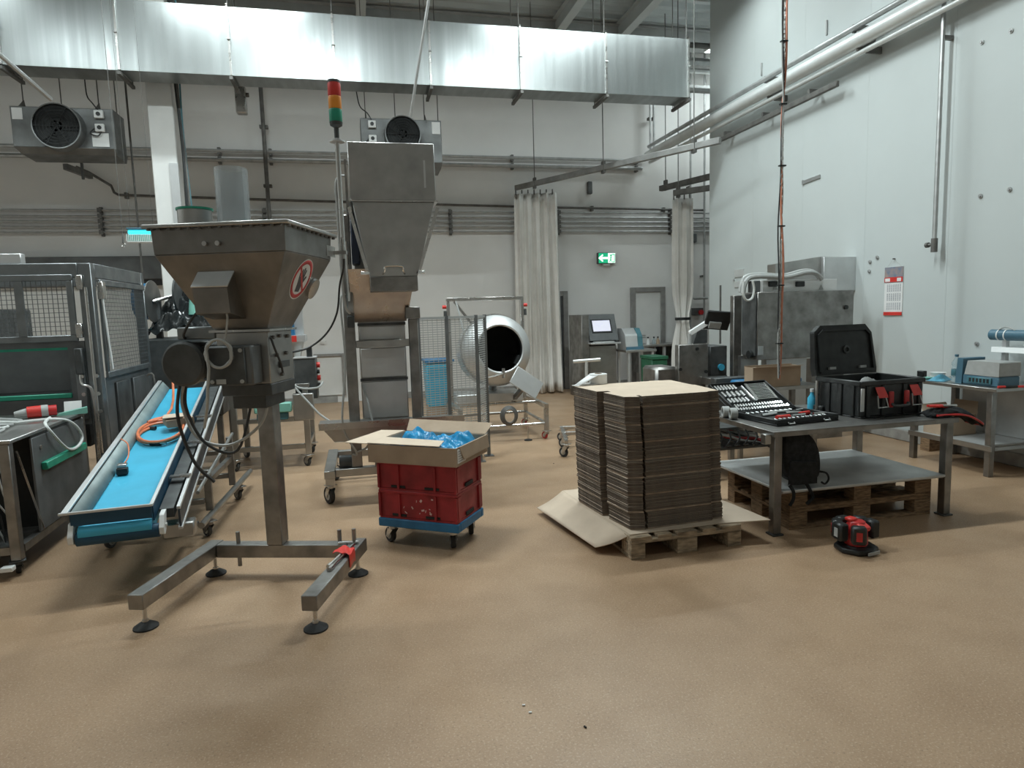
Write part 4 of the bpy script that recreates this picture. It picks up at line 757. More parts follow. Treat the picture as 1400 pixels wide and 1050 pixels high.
# head
hx0, hx1 = -.215, .49
a = atY(474, 193, 5.36); b_ = atY(593, 197, 5.36); hx0, hx1 = a.x-EX, b_.x-EX; zt_ = a.z; zm = atY(530, 274, 5.36).z; zn = atY(535, 378, 5.36).z; ze = atY(535, 398, 5.36).z; nx0 = atY(506, 380, 5.36).x-EX; nx1 = atY(571, 380, 5.36).x-EX; yf = 5.36-EY
MB().box(hx0, hx1, yf, .45, zm, zt_).build('head', M_steel, t, bevel=.005)
MB().frus([(nx0, yf, zn), (nx1, yf, zn), (nx1, yf+.26, zn), (nx0, yf+.26, zn)], [(hx0+.015, yf, zm-.012), (hx1-.015, yf, zm-.012), (hx1-.015, yf+.5, zm-.012), (hx0+.015, yf+.5, zm-.012)]).build('discharge_chute', M_steel, t, bevel=.003)
MB().box(hx0-.012, hx1+.012, yf-.012, .46, zm-.011, zm-.0005).build('head_flange', M_steelv, t)
MB().box(nx0, nx1, yf-.004, yf+.26, ze, zn-.0005).build('spout', M_steeld, t, bevel=.003)
b = MB(); xm = (nx0+nx1)/2; b.tube(spline([(xm-.085, yf-.001, zn+.02), (xm-.07, yf-.04, zn+.045), (xm-.06, yf-.05, zn+.075), (xm+.06, yf-.05, zn+.075), (xm+.07, yf-.04, zn+.045), (xm+.085, yf-.001, zn+.02)], 4), .009, 8); b.build('handle', M_chrome, t)
for x in (nx0-.035, nx1+.025): MB().obox((x, yf+.01, zn+.03), (.07, .02, .025)).build('latch', M_chrome, t, bevel=.004)
MB().box(hx1-.09, hx1-.075, yf-.003, yf-.0005, zm+.10, zt_-.13).build('weld_mark', M_satin, t)
for s, xx in ((-1, hx0), (1, hx1)):
    MB().beam((xx+s*.012, yf+.02, zm-.05), ((nx0 if s < 0 else nx1)+s*.02, yf+.02, zn+.05), .018, .025).build('chute_edge', M_steelv, t)
MB().box(hx0-.03, hx0-.013, yf+.02, .4, zm-.05, zt_-.13).build('side_plate', M_steeld, t)
MB().tube(spline([(hx0-.03, yf+.1, zt_-.24), (hx0-.07, yf+.1, zt_-.245), (hx0-.10, yf+.1, zt_-.30), (hx0-.10, yf+.1, zm-.05), (hx0-.09, yf+.12, 1.75), (hx0-.05, yf+.2, 1.62)], 5), .011, 8).build('conduit', M_pipe, t)
MB().box(hx0-.01, hx0+.055, -.16, .08, 2.02, zm-.06).build('drive_cover', mat('navy_cover', (.018, .028, .055), .4, var=.1), t, bevel=.01)
MB().box(hx0-.07, hx0-.015, -.12, .1, 1.62, 2.42).build('chain_guard', M_steeld, t, bevel=.008); MB().cyl((hx0-.05, -.13, 1.72), (hx0-.05, -.15, 2.2), .012, n=8).build('tension_rod', M_chrome, t)
MB().box(hx0-.075, hx0-.02, -.14, -.05, 1.50, 1.60).build('limit_switch', M_darkg, t, bevel=.006)
for k, P in enumerate(([(hx0-.08, -.14, 1.78), (hx0-.12, -.15, 1.7), (hx0-.11, -.14, 1.2), (hx0-.16, -.14, .7), (hx0-.06, -.12, .45), (-.30, -.04, .42)], [(-.19, .07, 1.0), (-.15, -.03, .85), (-.12, -.05, .62), (-.18, -.06, .48), (-.26, -.05, .44)])): MB().tube(spline(P, 7), .009, 6).build('cable', M_cable, t)
# feed tray
x0 = atY(438, 575, 5.9).x-EX; x1 = atY(628, 575, 5.9).x-EX
MB().frus([(x0+.12, -.13, .55), (x1-.02, -.13, .53), (x1-.02, .085, .53), (x0+.12, .085, .55)], [(x0, -.14, .71), (x1, -.14, .685), (x1, .085, .685), (x0, .085, .71)]).build('feed_tray', M_steel, t, bevel=.004)
MB().box(x0, x1, -.155, -.1405, .66, .715).build('tray_lip', M_steelv, t)
MB().box(-.15, .16, -.10, .05, .40, .525).build('vibrator_drive', M_darkg, t, bevel=.01); MB().box(-.12, -.06, -.06, .0, .3, .40).build('drive_support', M_steeld, t); MB().box(.06, .12, -.06, .0, .3, .40).build('drive_support', M_steeld, t)
MB().revolve((-.42, .05, .34), (1,0,0), [(0,0), (.06,0), (.06,.14), (0,.14)], 20).build('drive_motor', M_darkg, t); MB().box(-.38, -.32, .02, .08, .299, .34).build('motor_foot', M_darkg, t)
# ================================================================ WEIGH FEEDER behind the post
FX, FY = -.95, 7.25
t = thing('weigh_feeder', 'wheeled feeder frame with dark control box, small funnel and mint green tray', 'machine', (FX, FY, 0))
def FP(px, py): p = atY(px, py, FY); return p.x-FX, p.z
x1 = FP(418, 560)[0]; x0 = -.35
for x in (x0, x1):
    for y in (.05, .75): MB().box(x-.03, x+.03, y-.03, y+.03, .13, .86).build('leg', M_steel, t, bevel=.004); caster('castor', t, x, y, .129, .052, .03, .7, M_darkg, M_steelv)
for z in (.20, .50):
    MB().box(x0+.03, x1-.03, .03, .07, z, z+.05).build('rail', M_steel, t, bevel=.003); MB().box(x1-.02, x1+.02, .081, .719, z, z+.05).build('rail', M_steel, t, bevel=.003)
MB().box(x0-.05, x1+.05, .0, .8, .861, .90).build('deck', M_steeld, t, bevel=.004)
a = FP(398, 572); MB().box(a[0]-.35, a[0]+.02, -.10, .018, .62, .72).build('mint_tray', M_mint, t, bevel=.01); MB().box(a[0]-.33, a[0]-.02, -.08, .018, .54, .615).build('dark_tray', M_teal, t, bevel=.008)
a = FP(405, 560); b_ = FP(430, 615); MB().box(x1-.12, x1+.09, -.06, .018, .52, .80).build('side_box', M_steel, t, bevel=.006)
c0 = FP(404, 547); c1 = FP(431, 490); cb2 = MB().box(c0[0], c1[0], .05, .30, c0[1], c1[1]).build('control_box', M_darkg, t, bevel=.008); MB().box(c0[0]+.05, c0[0]+.12, .1, .2, .90, c0[1]).build('box_support', M_steel, t)
MB().box(c0[0]-.005, c1[0]+.005, .045, .305, c1[1]+.0005, c1[1]+.012).build('box_roof', M_satin, t)
for z in (c1[1]-.08, c1[1]-.22): MB().cyl((c1[0], .15, z), (c1[0]+.035, .15, z), .03, n=12).build('stop_button', M_bright_red, cb2); MB().cyl((c1[0], .12, z-.07), (c1[0]+.03, .12, z-.07), .022, n=10).build('switch_knob', M_black, cb2)
a = FP(400, 466); MB().frus([(a[0]-.10, .35, .92), (a[0]-.02, .35, .92), (a[0]-.02, .43, .92), (a[0]-.10, .43, .92)], [(a[0]-.20, .25, a[1]-.02), (a[0]+.08, .25, a[1]-.02), (a[0]+.08, .53, a[1]-.02), (a[0]-.20, .53, a[1]-.02)]).build('funnel', M_steel, t)
MB().box(a[0]-.25, a[0]+.11, .25, .55, a[1]-.02, a[1]+.05).build('funnel_frame', M_satin, t); MB().box(a[0]-.03, a[0]+.02, .235, .249, a[1]-.02, a[1]+.045).build('red_tag', M_bright_red, t)
MB().prism([(a[0]-.12, .3, a[1]+.051), (a[0]+.0, .3, a[1]+.051), (a[0]-.01, .3, a[1]+.22), (a[0]-.05, .3, a[1]+.22)], (0, .12, 0)).build('blue_guide', M_blue, t)
MB().box(a[0]-.02, a[0]+.085, .4, .5, a[1]+.051, a[1]+.42).build('intake_duct', M_satin, t)
MB().revolve((c0[0]+.16, .15, c1[1]+.012), (0,0,1), [(0,0), (.03,0), (.03,.1), (0,.1)], 14).build('beacon', M_black, t)
for P in ([(c0[0]-.1, .0, 1.05), (c0[0]-.05, -.03, .95), (c0[0]+.05, -.03, .86), (c1[0], -.02, .85), (c1[0]+.06, .05, .9)], [(c0[0]-.08, .02, 1.0), (c0[0]+.02, -.04, .85), (c0[0]+.14, -.08, .7), (c0[0]+.24, -.1, .58), (c0[0]+.34, -.12, .5)]): MB().tube(spline(P, 6), .011, 6).build('cable', M_cable, t)
# ================================================================ WIRE MESH CAGE
cA = Vector((.60, 6.70, 0)); cB = Vector((1.22, 6.85, 0)); cC = Vector((1.36, 7.1, 0)); zt2 = 1.55
t = thing('mesh_guard', 'freestanding folded guard screen of zinc wire mesh beside the elevator', 'guard', cA)
b = MB()
def wires(p, q, pitch, zp, parent):
    d = q-p; n = max(1, round(d.length/pitch)); m = MB()
    for i in range(n+1): c = p+d*(i/n); m.beam(c+Vector((0,0,.12)), c+Vector((0,0,zt2)), .005)
    k = round((zt2-.12)/zp)
    for i in range(k+1): z = .12+(zt2-.12)*i/k; m.beam(p+Vector((0,0,z)), q+Vector((0,0,z)), .0075)
    m.build('wire_mesh', M_mesh, parent, kind='stuff')
Z3 = Vector((0, 0, 0)); pB = cB-cA; pC = cC-cA; pM = pB*.48
for a, q in ((Z3, pM), (pM, pB), (pB, pC)):
    f = MB(); f.beam(a+Vector((0,0,zt2)), q+Vector((0,0,zt2)), .025); f.beam(a+Vector((0,0,.12)), q+Vector((0,0,.12)), .025); f = f.build('frame_rail', M_mesh, t); f['kind'] = 'stuff'; wires(a, q, .05, .024, f)
for a in (Z3, pM, pB, pC): MB().beam(a, a+Vector((0, 0, zt2+.02)), .034).build('post', M_guard, t); MB().box(a.x-.05, a.x+.05, a.y-.05, a.y+.05, 0, .008).build('foot_plate', M_guard, t)
# blue bin behind the cage
x0, x1, z0, z1 = rect(584, 492, 620, 548, 8.9); t = thing('blue_bin', 'tall blue plastic bin standing behind the wire mesh guard', 'bin', ((x0+x1)/2, 8.95, 0)); w = (x1-x0)/2
MB().frus([(-w*.9, 0, .32), (w*.9, 0, .32), (w*.9, .45, .32), (-w*.9, .45, .32)], [(-w, -.04, z1-.04), (w, -.04, z1-.04), (w, .5, z1-.04), (-w, .5, z1-.04)]).build('bin_body', M_belt, t, bevel=.01); MB().box(-w-.02, w+.02, -.06, .52, z1-.0395, z1).build('rim', M_blue, t, bevel=.006)
MB().box(-w*.9, w*.9, 0, .45, .12, .319).build('trolley_base', M_kraft, t)
for x in (-w*.7, w*.7):
    for y in (.06, .39): caster('castor', t, x, y, .119, .045, .028, .3)
# ================================================================ DRUM COATER
DX, DY = 1.73, 8.0
t = thing('drum_mixer', 'grey tumbling drum with big round dark opening in a tubular castor frame', 'mixer', (DX, DY, 0))
dc = atY(684, 477, DY); dz = dc.z; dx = dc.x-DX; ax = Vector((-.08, 1, -.12)).normalized(); c0 = Vector((dx, 0, dz))
dr = MB().revolve(c0, ax, [(.285,-.012), (.305,-.012), (.32,0), (.42,.09), (.44,.14), (.44,.50), (.40,.56), (.22,.66), (0,.66)], 44).build('drum', M_satin, t, solid=.006)
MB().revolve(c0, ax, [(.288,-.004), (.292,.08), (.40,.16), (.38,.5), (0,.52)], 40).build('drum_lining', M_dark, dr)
for k in range(3):
    a = k*2.1+.4; u = Vector((1,0,0)); w = ax.cross(u).normalized(); d = u*math.cos(a)+w*math.sin(a); MB().obox(c0+ax*.32+d*.31, (.03, .3, .12), Matrix.Rotation(a, 3, 'Y')).build('mixing_blade', M_darkg, dr)
MB().revolve(c0+ax*.2, ax, [(.442,0), (.462,.0), (.462,.03), (.442,.03)], 44).build('drum_band', M_steelv, dr)
L0 = -.60; R0 = atY(724, 500, DY).x-DX; zp = atY(670, 410, DY).z
for x in (L0, R0): MB().box(x-.022, x+.022, .30, .344, .46, zp).build('portal_post', M_steelv, t, bevel=.004)
MB().box(L0-.022, R0+.022, .30, .344, zp+.0005, zp+.044).build('portal_beam', M_steelv, t, bevel=.004)
MB().beam((L0+.08, .32, zp), (L0+.28, .25, zp-.28), .03).build('portal_brace', M_steelv, t)
for x, s in ((L0, -1), (R0, 1)): MB().cyl((x+s*.022, .32, zp-.07), (x+s*.07, .32, zp-.07), .022, n=12).build('stop_button', M_bright_red, t); MB().box(min(x+s*.023, x+s*.055), max(x+s*.023, x+s*.055), .29, .35, zp-.20, zp-.12).build('switch_box', M_darkg, t)
for x in (L0+.02, R0+.14):
    MB().beam((x, -.25, .42), (x, .85, .42), .05).build('side_rail', M_steelv, t)
    for y in (-.22, .82):
        MB().box(x-.025, x+.025, y-.025, y+.025, .11, .394).build('leg', M_steelv, t); caster('castor', t, x, y, .109, .045, .028, .5, M_red, M_steelv)
    MB().cyl((x, -.2, .2), (x, .8, .2), .018, n=10).build('side_tube', M_steelv, t)
for y, z in ((-.22, .2), (.82, .2), (.2, .42), (.75, .42)): MB().cyl((L0+.045, y, z), (R0+.115, y, z), .018, n=10).build('cross_tube', M_steelv, t)
for x in (L0+.3, R0-.1):
    f = MB().cyl((x, -.22, .02), (x, -.22, .2), .011, n=8).build('jack_leg', M_steelv, t); MB().revolve((x, -.22, 0), (0,0,1), [(0,0), (.05,0), (.05,.01), (.015,.022), (0,.022)], 18).build('jack_pad', M_rubber, f)
MB().box(L0+.05, R0-.05, .18, .62, .446, .56).build('drive_housing', M_satin, t, bevel=.01); MB().cyl((dx, .55, .56), (dx, .55, dz-.3), .05, n=14).build('pivot', M_steeld, t)
MB().obox((dx+.30, -.10, dz-.43), (.40, .02, .24), Matrix.Rotation(.62, 3, 'Y') @ Matrix.Rotation(-.3, 3, 'X')).build('discharge_plate', M_satin, t, bevel=.006)
MB().beam((dx+.26, -.06, dz-.50), (dx+.2, .25, .45), .05).build('plate_arm', M_steeld, t)
b = MB()
for k in range(4): b.tube([(dx+.03+math.cos(a)*(.105-.012*k), -.245-.012*k, .33+math.sin(a)*(.115-.01*k)) for a in [2*math.pi*i/20 for i in range(20)]], .010, 6, True)
b.build('hose_coil', M_piped, t, kind='stuff')
MB().tube([(dx-.22, -.08, dz-.35), (dx-.10, -.10, dz-.33), (dx+.02, -.05, dz-.30)], .016, 8).build('spray_arm', M_steelv, t); MB().cyl((dx+.02, -.05, dz-.36), (dx+.02, -.05, dz-.24), .02, n=10).build('spray_head', M_steelv, t)
MB().tube(spline([(L0+.1, .3, zp), (L0+.14, .26, zp-.2), (L0+.2, .2, zp-.5), (L0+.3, .1, zp-.75)], 6), .012, 6).build('spray_hose', M_cable, t)
# ================================================================ CRATE DOLLY
TR = -.60; ux, uy = math.cos(TR), math.sin(TR)
cf = Vector((.585, 4.22, 0)); TC = cf+Vector((-.31*ux-.21*(-uy)*0, 0, 0))
TC = Vector((cf.x-.31*ux+.21*(-uy), cf.y-.31*uy+.21*ux, 0))
t = thing('crate_dolly', 'blue rolling dolly on four castors under two red crates', 'dolly', TC, TR)
b = MB(); b.box(-.31, .31, -.21, -.17, .135, .195); b.box(-.31, .31, .17, .21, .135, .195); b.box(-.31, -.27, -.17, .17, .135, .195); b.box(.27, .31, -.17, .17, .135, .195); b.box(-.27, .27, -.17, .17, .16, .172); b.build('deck', M_blue, t, bevel=.006)
for x in (-.235, .235):
    for y in (-.145, .145): caster('castor', t, x, y, .1345, .053, .034, .5 if x > 0 else 1.1, M_rubber, M_steelv)
def crate(z, lab):
    c = thing('crate', lab, 'crate', (TC.x, TC.y, z), TR, 'red crates on the dolly'); h = .2; b = MB()
    b.box(-.298, .298, -.198, .198, .0, .012); b = b.build('floor', M_redc, c)
    for s in (-1, 1):
        w = MB().box(-.295, .295, s*.188-.006, s*.188+.006, .0125, h-.022).build('long_wall', M_redc, c, bevel=.002); v = MB().box(s*.288-.006, s*.288+.006, -.181, .181, .0125, h-.022).build('short_wall', M_redc, c, bevel=.002)
        for x in (-.295, -.14, .14, .295): MB().box(x-.008+(0 if abs(x) < .2 else (-.0 if x > 0 else 0)), x+.008, s*.2-.006, s*.2+.006, .0125, h-.022).build('rib', M_redc, w)
        for y in (-.17, .17): MB().box(s*.3-.006, s*.3+.006, y-.02, y+.02, .0125, h-.022).build('rib', M_redc, v)
        MB().box(s*.300-.004, s*.300+.004, -.06, .06, .022, .045).build('slot', M_dark, v)
        for x in (-.20, .06): MB().box(x, x+.11, s*.195-.003, s*.195+.003, .018, .035).build('slot', M_dark, w)
    b = MB(); b.box(-.302, .302, -.204, -.186, h-.021, h-.0005); b.box(-.302, .302, .186, .204, h-.021, h-.0005); b.box(-.302, -.284, -.186, .186, h-.021, h-.0005); b.box(.284, .302, -.186, .186, h-.021, h-.0005); b.build('rim', M_redc, c, bevel=.003)
    return c
c = crate(.196, 'scuffed red plastic crate, lower of two on the blue dolly'); crate(.3965, 'red plastic crate directly under the open cardboard box')
m_sc = mat('scuff_pink', (.70, .48, .46), .8); b = MB(); rnd = random.Random(5)
for k in range(12): x = -.12+rnd.random()*.24; z = .05+rnd.random()*.12; b.obox((x, -.2008, z), (.004+.02*rnd.random(), .0006, .004+.012*rnd.random()), Matrix.Rotation(rnd.random()*3, 3, 'Y'))
b.build('scuff_marks', m_sc, c, kind='stuff')
# open cardboard box with blue bag on the crates
BZ = .598; t = thing('cardboard_box', 'shallow open cardboard box with folded-out flaps on top of the red crates', 'box', (TC.x+.0*ux, TC.y+.0, BZ), TR); bw, bd, bh = .335, .255, .125
b = MB().box(-bw, bw, -bd, bd, 0, .006); b.build('base', M_kraft, t)
MB().box(-bw, bw, -bd, -bd+.006, .0065, bh).build('front_wall', M_kraft, t); MB().box(-bw, bw, bd-.006, bd, .0065, bh).build('back_wall', M_kraft, t); MB().box(-bw, -bw+.006, -bd+.0065, bd-.0065, .0065, bh).build('left_wall', M_kraft, t); MB().box(bw-.006, bw, -bd+.0065, bd-.0065, .0065, bh).build('right_wall', M_kraft, t)
MB().prism([(-bw-.004, -bd, bh), (-bw-.20, -bd+.02, bh-.004), (-bw-.20, bd-.02, bh-.002), (-bw-.004, bd, bh)], (0, 0, .005)).build('flap', M_kraftl, t)
MB().prism([(-bw, -bd-.001, bh+.0055), (bw-.12, -bd-.001, bh+.0055), (bw-.16, -bd+.15, bh+.012), (-bw+.02, -bd+.16, bh+.018)], (0, 0, .005)).build('flap', M_kraftl, t)
MB().prism([(-bw+.01, bd, bh+.001), (bw-.01, bd, bh+.001), (bw-.0, bd+.11, bh+.06), (-bw-.02, bd+.10, bh+.07)], (0, .003, .005)).build('flap', M_kraft, t)
MB().prism([(bw+.0, -bd+.05, bh), (bw+.0, bd, bh), (bw+.012, bd, bh-.09), (bw+.012, -bd+.09, bh-.09)], (.005, 0, 0)).build('flap', M_kraft, t)
lb = MB().box(bw+.0005, bw+.002, -bd+.02, -bd+.14, .02, bh-.012).build('shipping_label', M_paper, t); b = MB()
for k in range(5): b.box(bw+.0022, bw+.0028, -bd+.03, -bd+.10+.03*(k % 2), bh-.03-.016*k, bh-.025-.016*k)
b.build('label_print', mat('grey_ink', (.33, .34, .38), .8), lb, kind='stuff')
s_ = thing('blue_bag', 'crumpled translucent blue plastic bag bulging out of the cardboard box', 'bag', (TC.x, TC.y, BZ+.008), TR)
def g(u, v):
    w = math.sin(u*19+v*7)*math.cos(v*17-u*5)+.7*math.sin(u*37+v*23+1)+.5*math.sin(v*43-u*29); e = (math.sin(math.pi*u)*math.sin(math.pi*v))**.35
    hump = .055*math.exp(-((u-.33)/.14)**2-((v-.55)/.2)**2)+.10*math.exp(-((u-.86)/.13)**2-((v-.8)/.2)**2)
    return ((u-.5)*2*(bw-.012), (v-.5)*2*(bd-.012), .004+e*(.118+hump*1.25+.018*w))
MB().grid(g, 52, 42).build('film', M_bag, s_, fix=False, angle=28)
# ================================================================ PALLETS
def pallet(label, loc, rz, m=M_wood, grp=None):
    t = thing('pallet', label, 'pallet', loc, rz, grp)      # local x 0..0.8 (board ends), y 0..1.2
    for x, w in ((0, .145), (.188, .10), (.3275, .145), (.512, .10), (.655, .145)): MB().box(x, x+w, 0, 1.2, .1225, .144).build('deck_board', m, t, bevel=.003)
    for y in (0, .5275, 1.055): MB().box(0, .8, y, y+.145, .1, .122).build('cross_board', m, t, bevel=.003)
    for x, w in ((0, .1), (.3275, .145), (.7, .1)):
        for y, d in ((0, .145), (.5275, .145), (1.055, .145)): MB().box(x, x+w, y, y+d, .0225, .0995).build('block', m, t, bevel=.003)
        MB().box(x, x+w, 0, 1.2, 0, .022).build('bottom_board', m, t, bevel=.003)
    return t
pallet('weathered wooden pallet carrying the tall stack of cardboard blanks', (1.62, 3.77, 0), .035, M_wood2)
# slip sheet, folded down to the floor at one side
t = thing('cardboard_sheet', 'large kraft cardboard sheet between pallet and stack, folded down to the floor', 'cardboard', (1.6, 3.75, .1455))
def S(p, z): return (p[0]-1.6, p[1]-3.75, z-.1455)
fA, fB = (1.635, 3.82), (1.54, 4.95)
b = MB().prism([S(fA, .146), S((2.27, 3.845), .146), S((2.64, 3.80), .147), S((2.60, 4.2), .147), S((2.45, 5.0), .146), S(fB, .146)], (0, 0, .005)); b.build('flat_part', M_kraftl, t)
b = MB(); nU = 8
def g(u, v):
    a = Vector(fA).lerp(Vector(fB), v); q = Vector((1.44, 3.94)).lerp(Vector((1.31, 4.90)), v); p = a.lerp(q, u); z = .1485*(1-u)+.045*u-.012*math.sin(math.pi*u)
    return (p.x-1.6, p.y-3.75, z-.1455)
b.grid(g, 8, 6); b.build('folded_flap', M_kraftl, t, solid=.005, fix=False)
# stack of flat box blanks, each one its own thing
BP = [(1.785,3.88), (2.268,3.905), (2.268,3.925), (2.358,3.93), (2.385,4.30), (2.365,4.30), (2.37,4.66), (2.2,4.68), (2.2,4.66), (1.60,4.655), (1.567,4.62), (1.605,4.24), (1.69,4.235), (1.69,4.18), (1.628,4.165), (1.668,3.90), (1.762,3.868), (1.765,3.935), (1.785,3.935)]
cx_, cy_ = 1.99, 4.27; NS = 84; th = (1.030-.152)/NS; variants = []; M_kraftm = mat('kraft_mid_edge', (.34, .265, .20), .9, var=.2, scale=14)
for k in range(7):
    rnd = random.Random(k); b = MB(); b.prism([(x-cx_+rnd.uniform(-.003, .003), y-cy_+rnd.uniform(-.003, .003), 0) for x, y in BP], (0, 0, th*.9), 0, 1)
    me = b.build('tmp', [M_kraftd if k < 5 else M_kraftm, M_kraftl]); variants.append(me.data); bpy.data.objects.remove(me)
def ordinal(n): return '%d%s' % (n, 'th' if 10 <= n % 100 <= 20 else {1: 'st', 2: 'nd', 3: 'rd'}.get(n % 10, 'th'))
rnd = random.Random(11); ox = oy = orz = 0
for i in range(NS):
    if i % 11 == 0: ox = rnd.uniform(-.006, .006); oy = rnd.uniform(-.006, .006); orz = rnd.uniform(-.008, .008)
    o = bpy.data.objects.new('cardboard_blank', variants[rnd.randrange(5)] if i % 11 else variants[5+(i//11) % 2]); COL.objects.link(o)
    o.location = (cx_+ox+rnd.uniform(-.0025, .0025)-.02*(i/NS), cy_+oy+rnd.uniform(-.0025, .0025)+.02*(i/NS), .152+th*i); o.rotation_euler = (0, 0, orz+rnd.uniform(-.003, .003))
    tag(o, 'topmost flat-folded cardboard box blank of the tall stack on the pallet' if i == NS-1 else 'flat-folded brown cardboard box blank, %s up from the pallet in the tall stack' % ordinal(i+1), 'cardboard', 'stacked cardboard box blanks')
# white wrap roll on the stack
p = fl(818, 524, 1.032); t = thing('wrap_roll', 'white roll of foil with a loose tail lying on the cardboard stack', 'roll', (p.x, p.y, 1.0305), .35)
MB().pipe((0, 0, .0), (0, 0, .075), .068, .028, 26).build('roll', M_white, t, bevel=.003); MB().pipe((0, 0, .0005), (0, 0, .078), .0275, .024, 18).build('core', M_kraft, t)
MB().prism([(-.05, -.045, 0), (-.23, -.05, 0), (-.24, .02, 0), (-.05, .045, 0), (-.05, .045, .06), (-.05, -.045, .06)][:4], (0, 0, .006)).build('tail', M_paper, t)
b = MB(); b.add([(-.045, -.052, .0705), (-.22, -.05, .007), (-.22, .01, .007), (-.05, .045, .0705)], [(0,1,2,3)]); b.build('tail_fold', M_paper, t, solid=.003)
# ================================================================ WORK TABLE
TX, TY, TW, TD, TH = 2.70, 3.86, 1.52, .98, .735
t = thing('work_table', 'large stainless steel work table holding the toolbox and socket set', 'table', (TX, TY, 0))
MB().box(0, TW, 0, TD, TH-.006, TH).build('table_top', M_steeld, t, bevel=.002); b = MB(); b.box(0, TW, 0, .012, TH-.036, TH-.0065); b.box(0, TW, TD-.012, TD, TH-.036, TH-.0065); b.box(0, .012, .012, TD-.012, TH-.036, TH-.0065); b.box(TW-.012, TW, .012, TD-.012, TH-.036, TH-.0065); b.build('top_apron', M_steeld, t)
for x in (.02, TW-.08):
    for y in (.02, TD-.08): MB().box(x, x+.06, y, y+.06, .012, TH-.0065).build('leg', M_steeld, t, bevel=.004); MB().box(x-.012, x+.072, y-.012, y+.072, 0, .012).build('foot_plate', M_darkg, t)
MB().box(-.045, .0, .03, .085, TH-.09, TH-.02).build('bracket', M_steel, t, bevel=.004)
MB().box(.085, TW-.085, .01, TD-.02, .298, .316).build('shelf', M_shelf, t, bevel=.003)
for y in (.03, TD-.06): MB().box(.081, TW-.081, y, y+.03, .289, .2975).build('shelf_rail', M_steel, t)
for k, z in enumerate((0, .1445)): pallet(['old wooden pallet on the floor under the work table shelf', 'upper wooden pallet carrying the work table shelf'][k], (TX+1.40, TY+.095, z), math.pi/2, M_wood, 'pallets under the work table')
# black backpack
t = thing('backpack', 'black backpack with hanging straps standing under the work table beside its leg', 'backpack', (2.80, 3.89, .3165)); t.scale = (1.1, 1, 1.06)
prof = [(0, 0), (.27, 0), (.285, .10), (.275, .22), (.235, .31), (.17, .365), (.08, .38), (0, .375)]
b = MB(); n = len(prof); rings = [(0, .93, .01), (.025, 1, 0), (.13, 1.0, 0), (.17, .94, .01)]; vs = []
for y, s, dz in rings: vs += [((x-.13)*s+.13, y, (z-.18)*s+.18+0*dz) for x, z in prof]
fs = [(k*n+i, k*n+(i+1) % n, (k+1)*n+(i+1) % n, (k+1)*n+i) for k in range(3) for i in range(n)]+[tuple(range(n)), tuple(range(3*n, 4*n))]
b.add(vs, fs); b = b.build('body', M_cloth, t); md = b.modifiers.new('sub', 'SUBSURF'); md.levels = 1; md.render_levels = 2
for v in b.data.vertices: v.co.z += .012
MB().prism([(.04, -.018, .03), (.23, -.018, .03), (.23, -.018, .17), (.04, -.018, .19)], (0, .03, 0)).build('front_pocket', M_cloth, t, bevel=.012)
for x, m in ((.04, 0), (.16, .02)): MB().tube(spline([(x, -.004, .03), (x+.015, -.025, -.01), (x+.01+m, -.03, -.06), (x-.01, -.025, -.10)], 5), .011, 6).build('strap', M_cloth, t)
MB().tube(spline([(.26, .02, .10), (.30, -.01, .09), (.315, -.015, .05), (.29, -.015, .02), (.26, -.02, .035)], 5), .007, 6).build('strap_loop', M_cloth, t)
# socket set case
s0 = Vector((2.84, 4.03, TH+.001)); SR = .11; t = thing('socket_set', 'open black socket set case with rows of chrome sockets and spanners', 'tool set', s0, SR); cw, cdp, chh_ = .56, .43, .045
b = MB().box(0, cw, 0, cdp, 0, .012); b.box(0, cw, 0, .012, .012, chh_); b.box(0, cw, cdp-.012, cdp, .012, chh_); b.box(0, .012, .012, cdp-.012, .012, chh_); b.box(cw-.012, cw, .012, cdp-.012, .012, chh_); b.box(.012, cw-.012, .012, cdp-.012, .012, .026, 0); base = b.build('case_base', M_black, t, bevel=.004)
LA = math.radians(27); Lm = Matrix.Rotation(LA, 4, 'X'); hinge = Vector((0, cdp+.004, chh_-.008))
b = MB().box(0, cw, 0, cdp-.03, -.03, -.018); b.box(0, cw, 0, .012, -.018, .012); b.box(0, cw, cdp-.042, cdp-.03, -.018, .012); b.box(0, .012, .012, cdp-.042, -.018, .012); b.box(cw-.012, cw, .012, cdp-.042, -.018, .012)
lid = b.build('case_lid', M_black, t, bevel=.004, loc=hinge); lid.rotation_euler = (LA, 0, 0)
sk = MB().cyl((0, 0, 0), (0, .05, 0), .0105, n=10).build('socket', M_chrome, lid, loc=(.05, .03, -.004))
def sock(par, x, y, z, l=1.0, r=1.0): c = dup(sk, (x, y, z)); c.parent = par; c.scale = (r, l, r)
for k in range(19): sock(lid, .05+.026*(k+1) if k < 18 else .53, .03, -.004, .55, .85)
for k in range(18): sock(lid, .055+.026*k, .075, -.004, .6, .9)
for k in range(6): sock(lid, .045+.034*k, .13, -.002, 1.1, 1.15)
for k in range(5): sock(lid, .05+.045*k, .21, -.002, 1.3, 1.25)
for k in range(7): sock(lid, .04+.03*k, .31, -.002, 1.2, 1.0)
sp = MB().beam((0, 0, 0), (.19, 0, 0), .009, .005); sp.obox((.0, 0, 0), (.026, .022, .007)); sp.obox((.19, 0, 0), (.02, .02, .007)); sp = sp.build('spanner', M_steelv, lid, loc=(.31, .16, -.004))
for k in range(1, 11): c = dup(sp, (.31+.004*k, .16+.021*k, -.004)); c.parent = lid
ra_ = MB().tube([(.27, .14, .002), (.285, .34, .002)], .011, 8); ra_.cyl((.27, .14, -.006), (.27, .14, .012), .02, n=14); ra_.build('ratchet', M_chrome, lid)
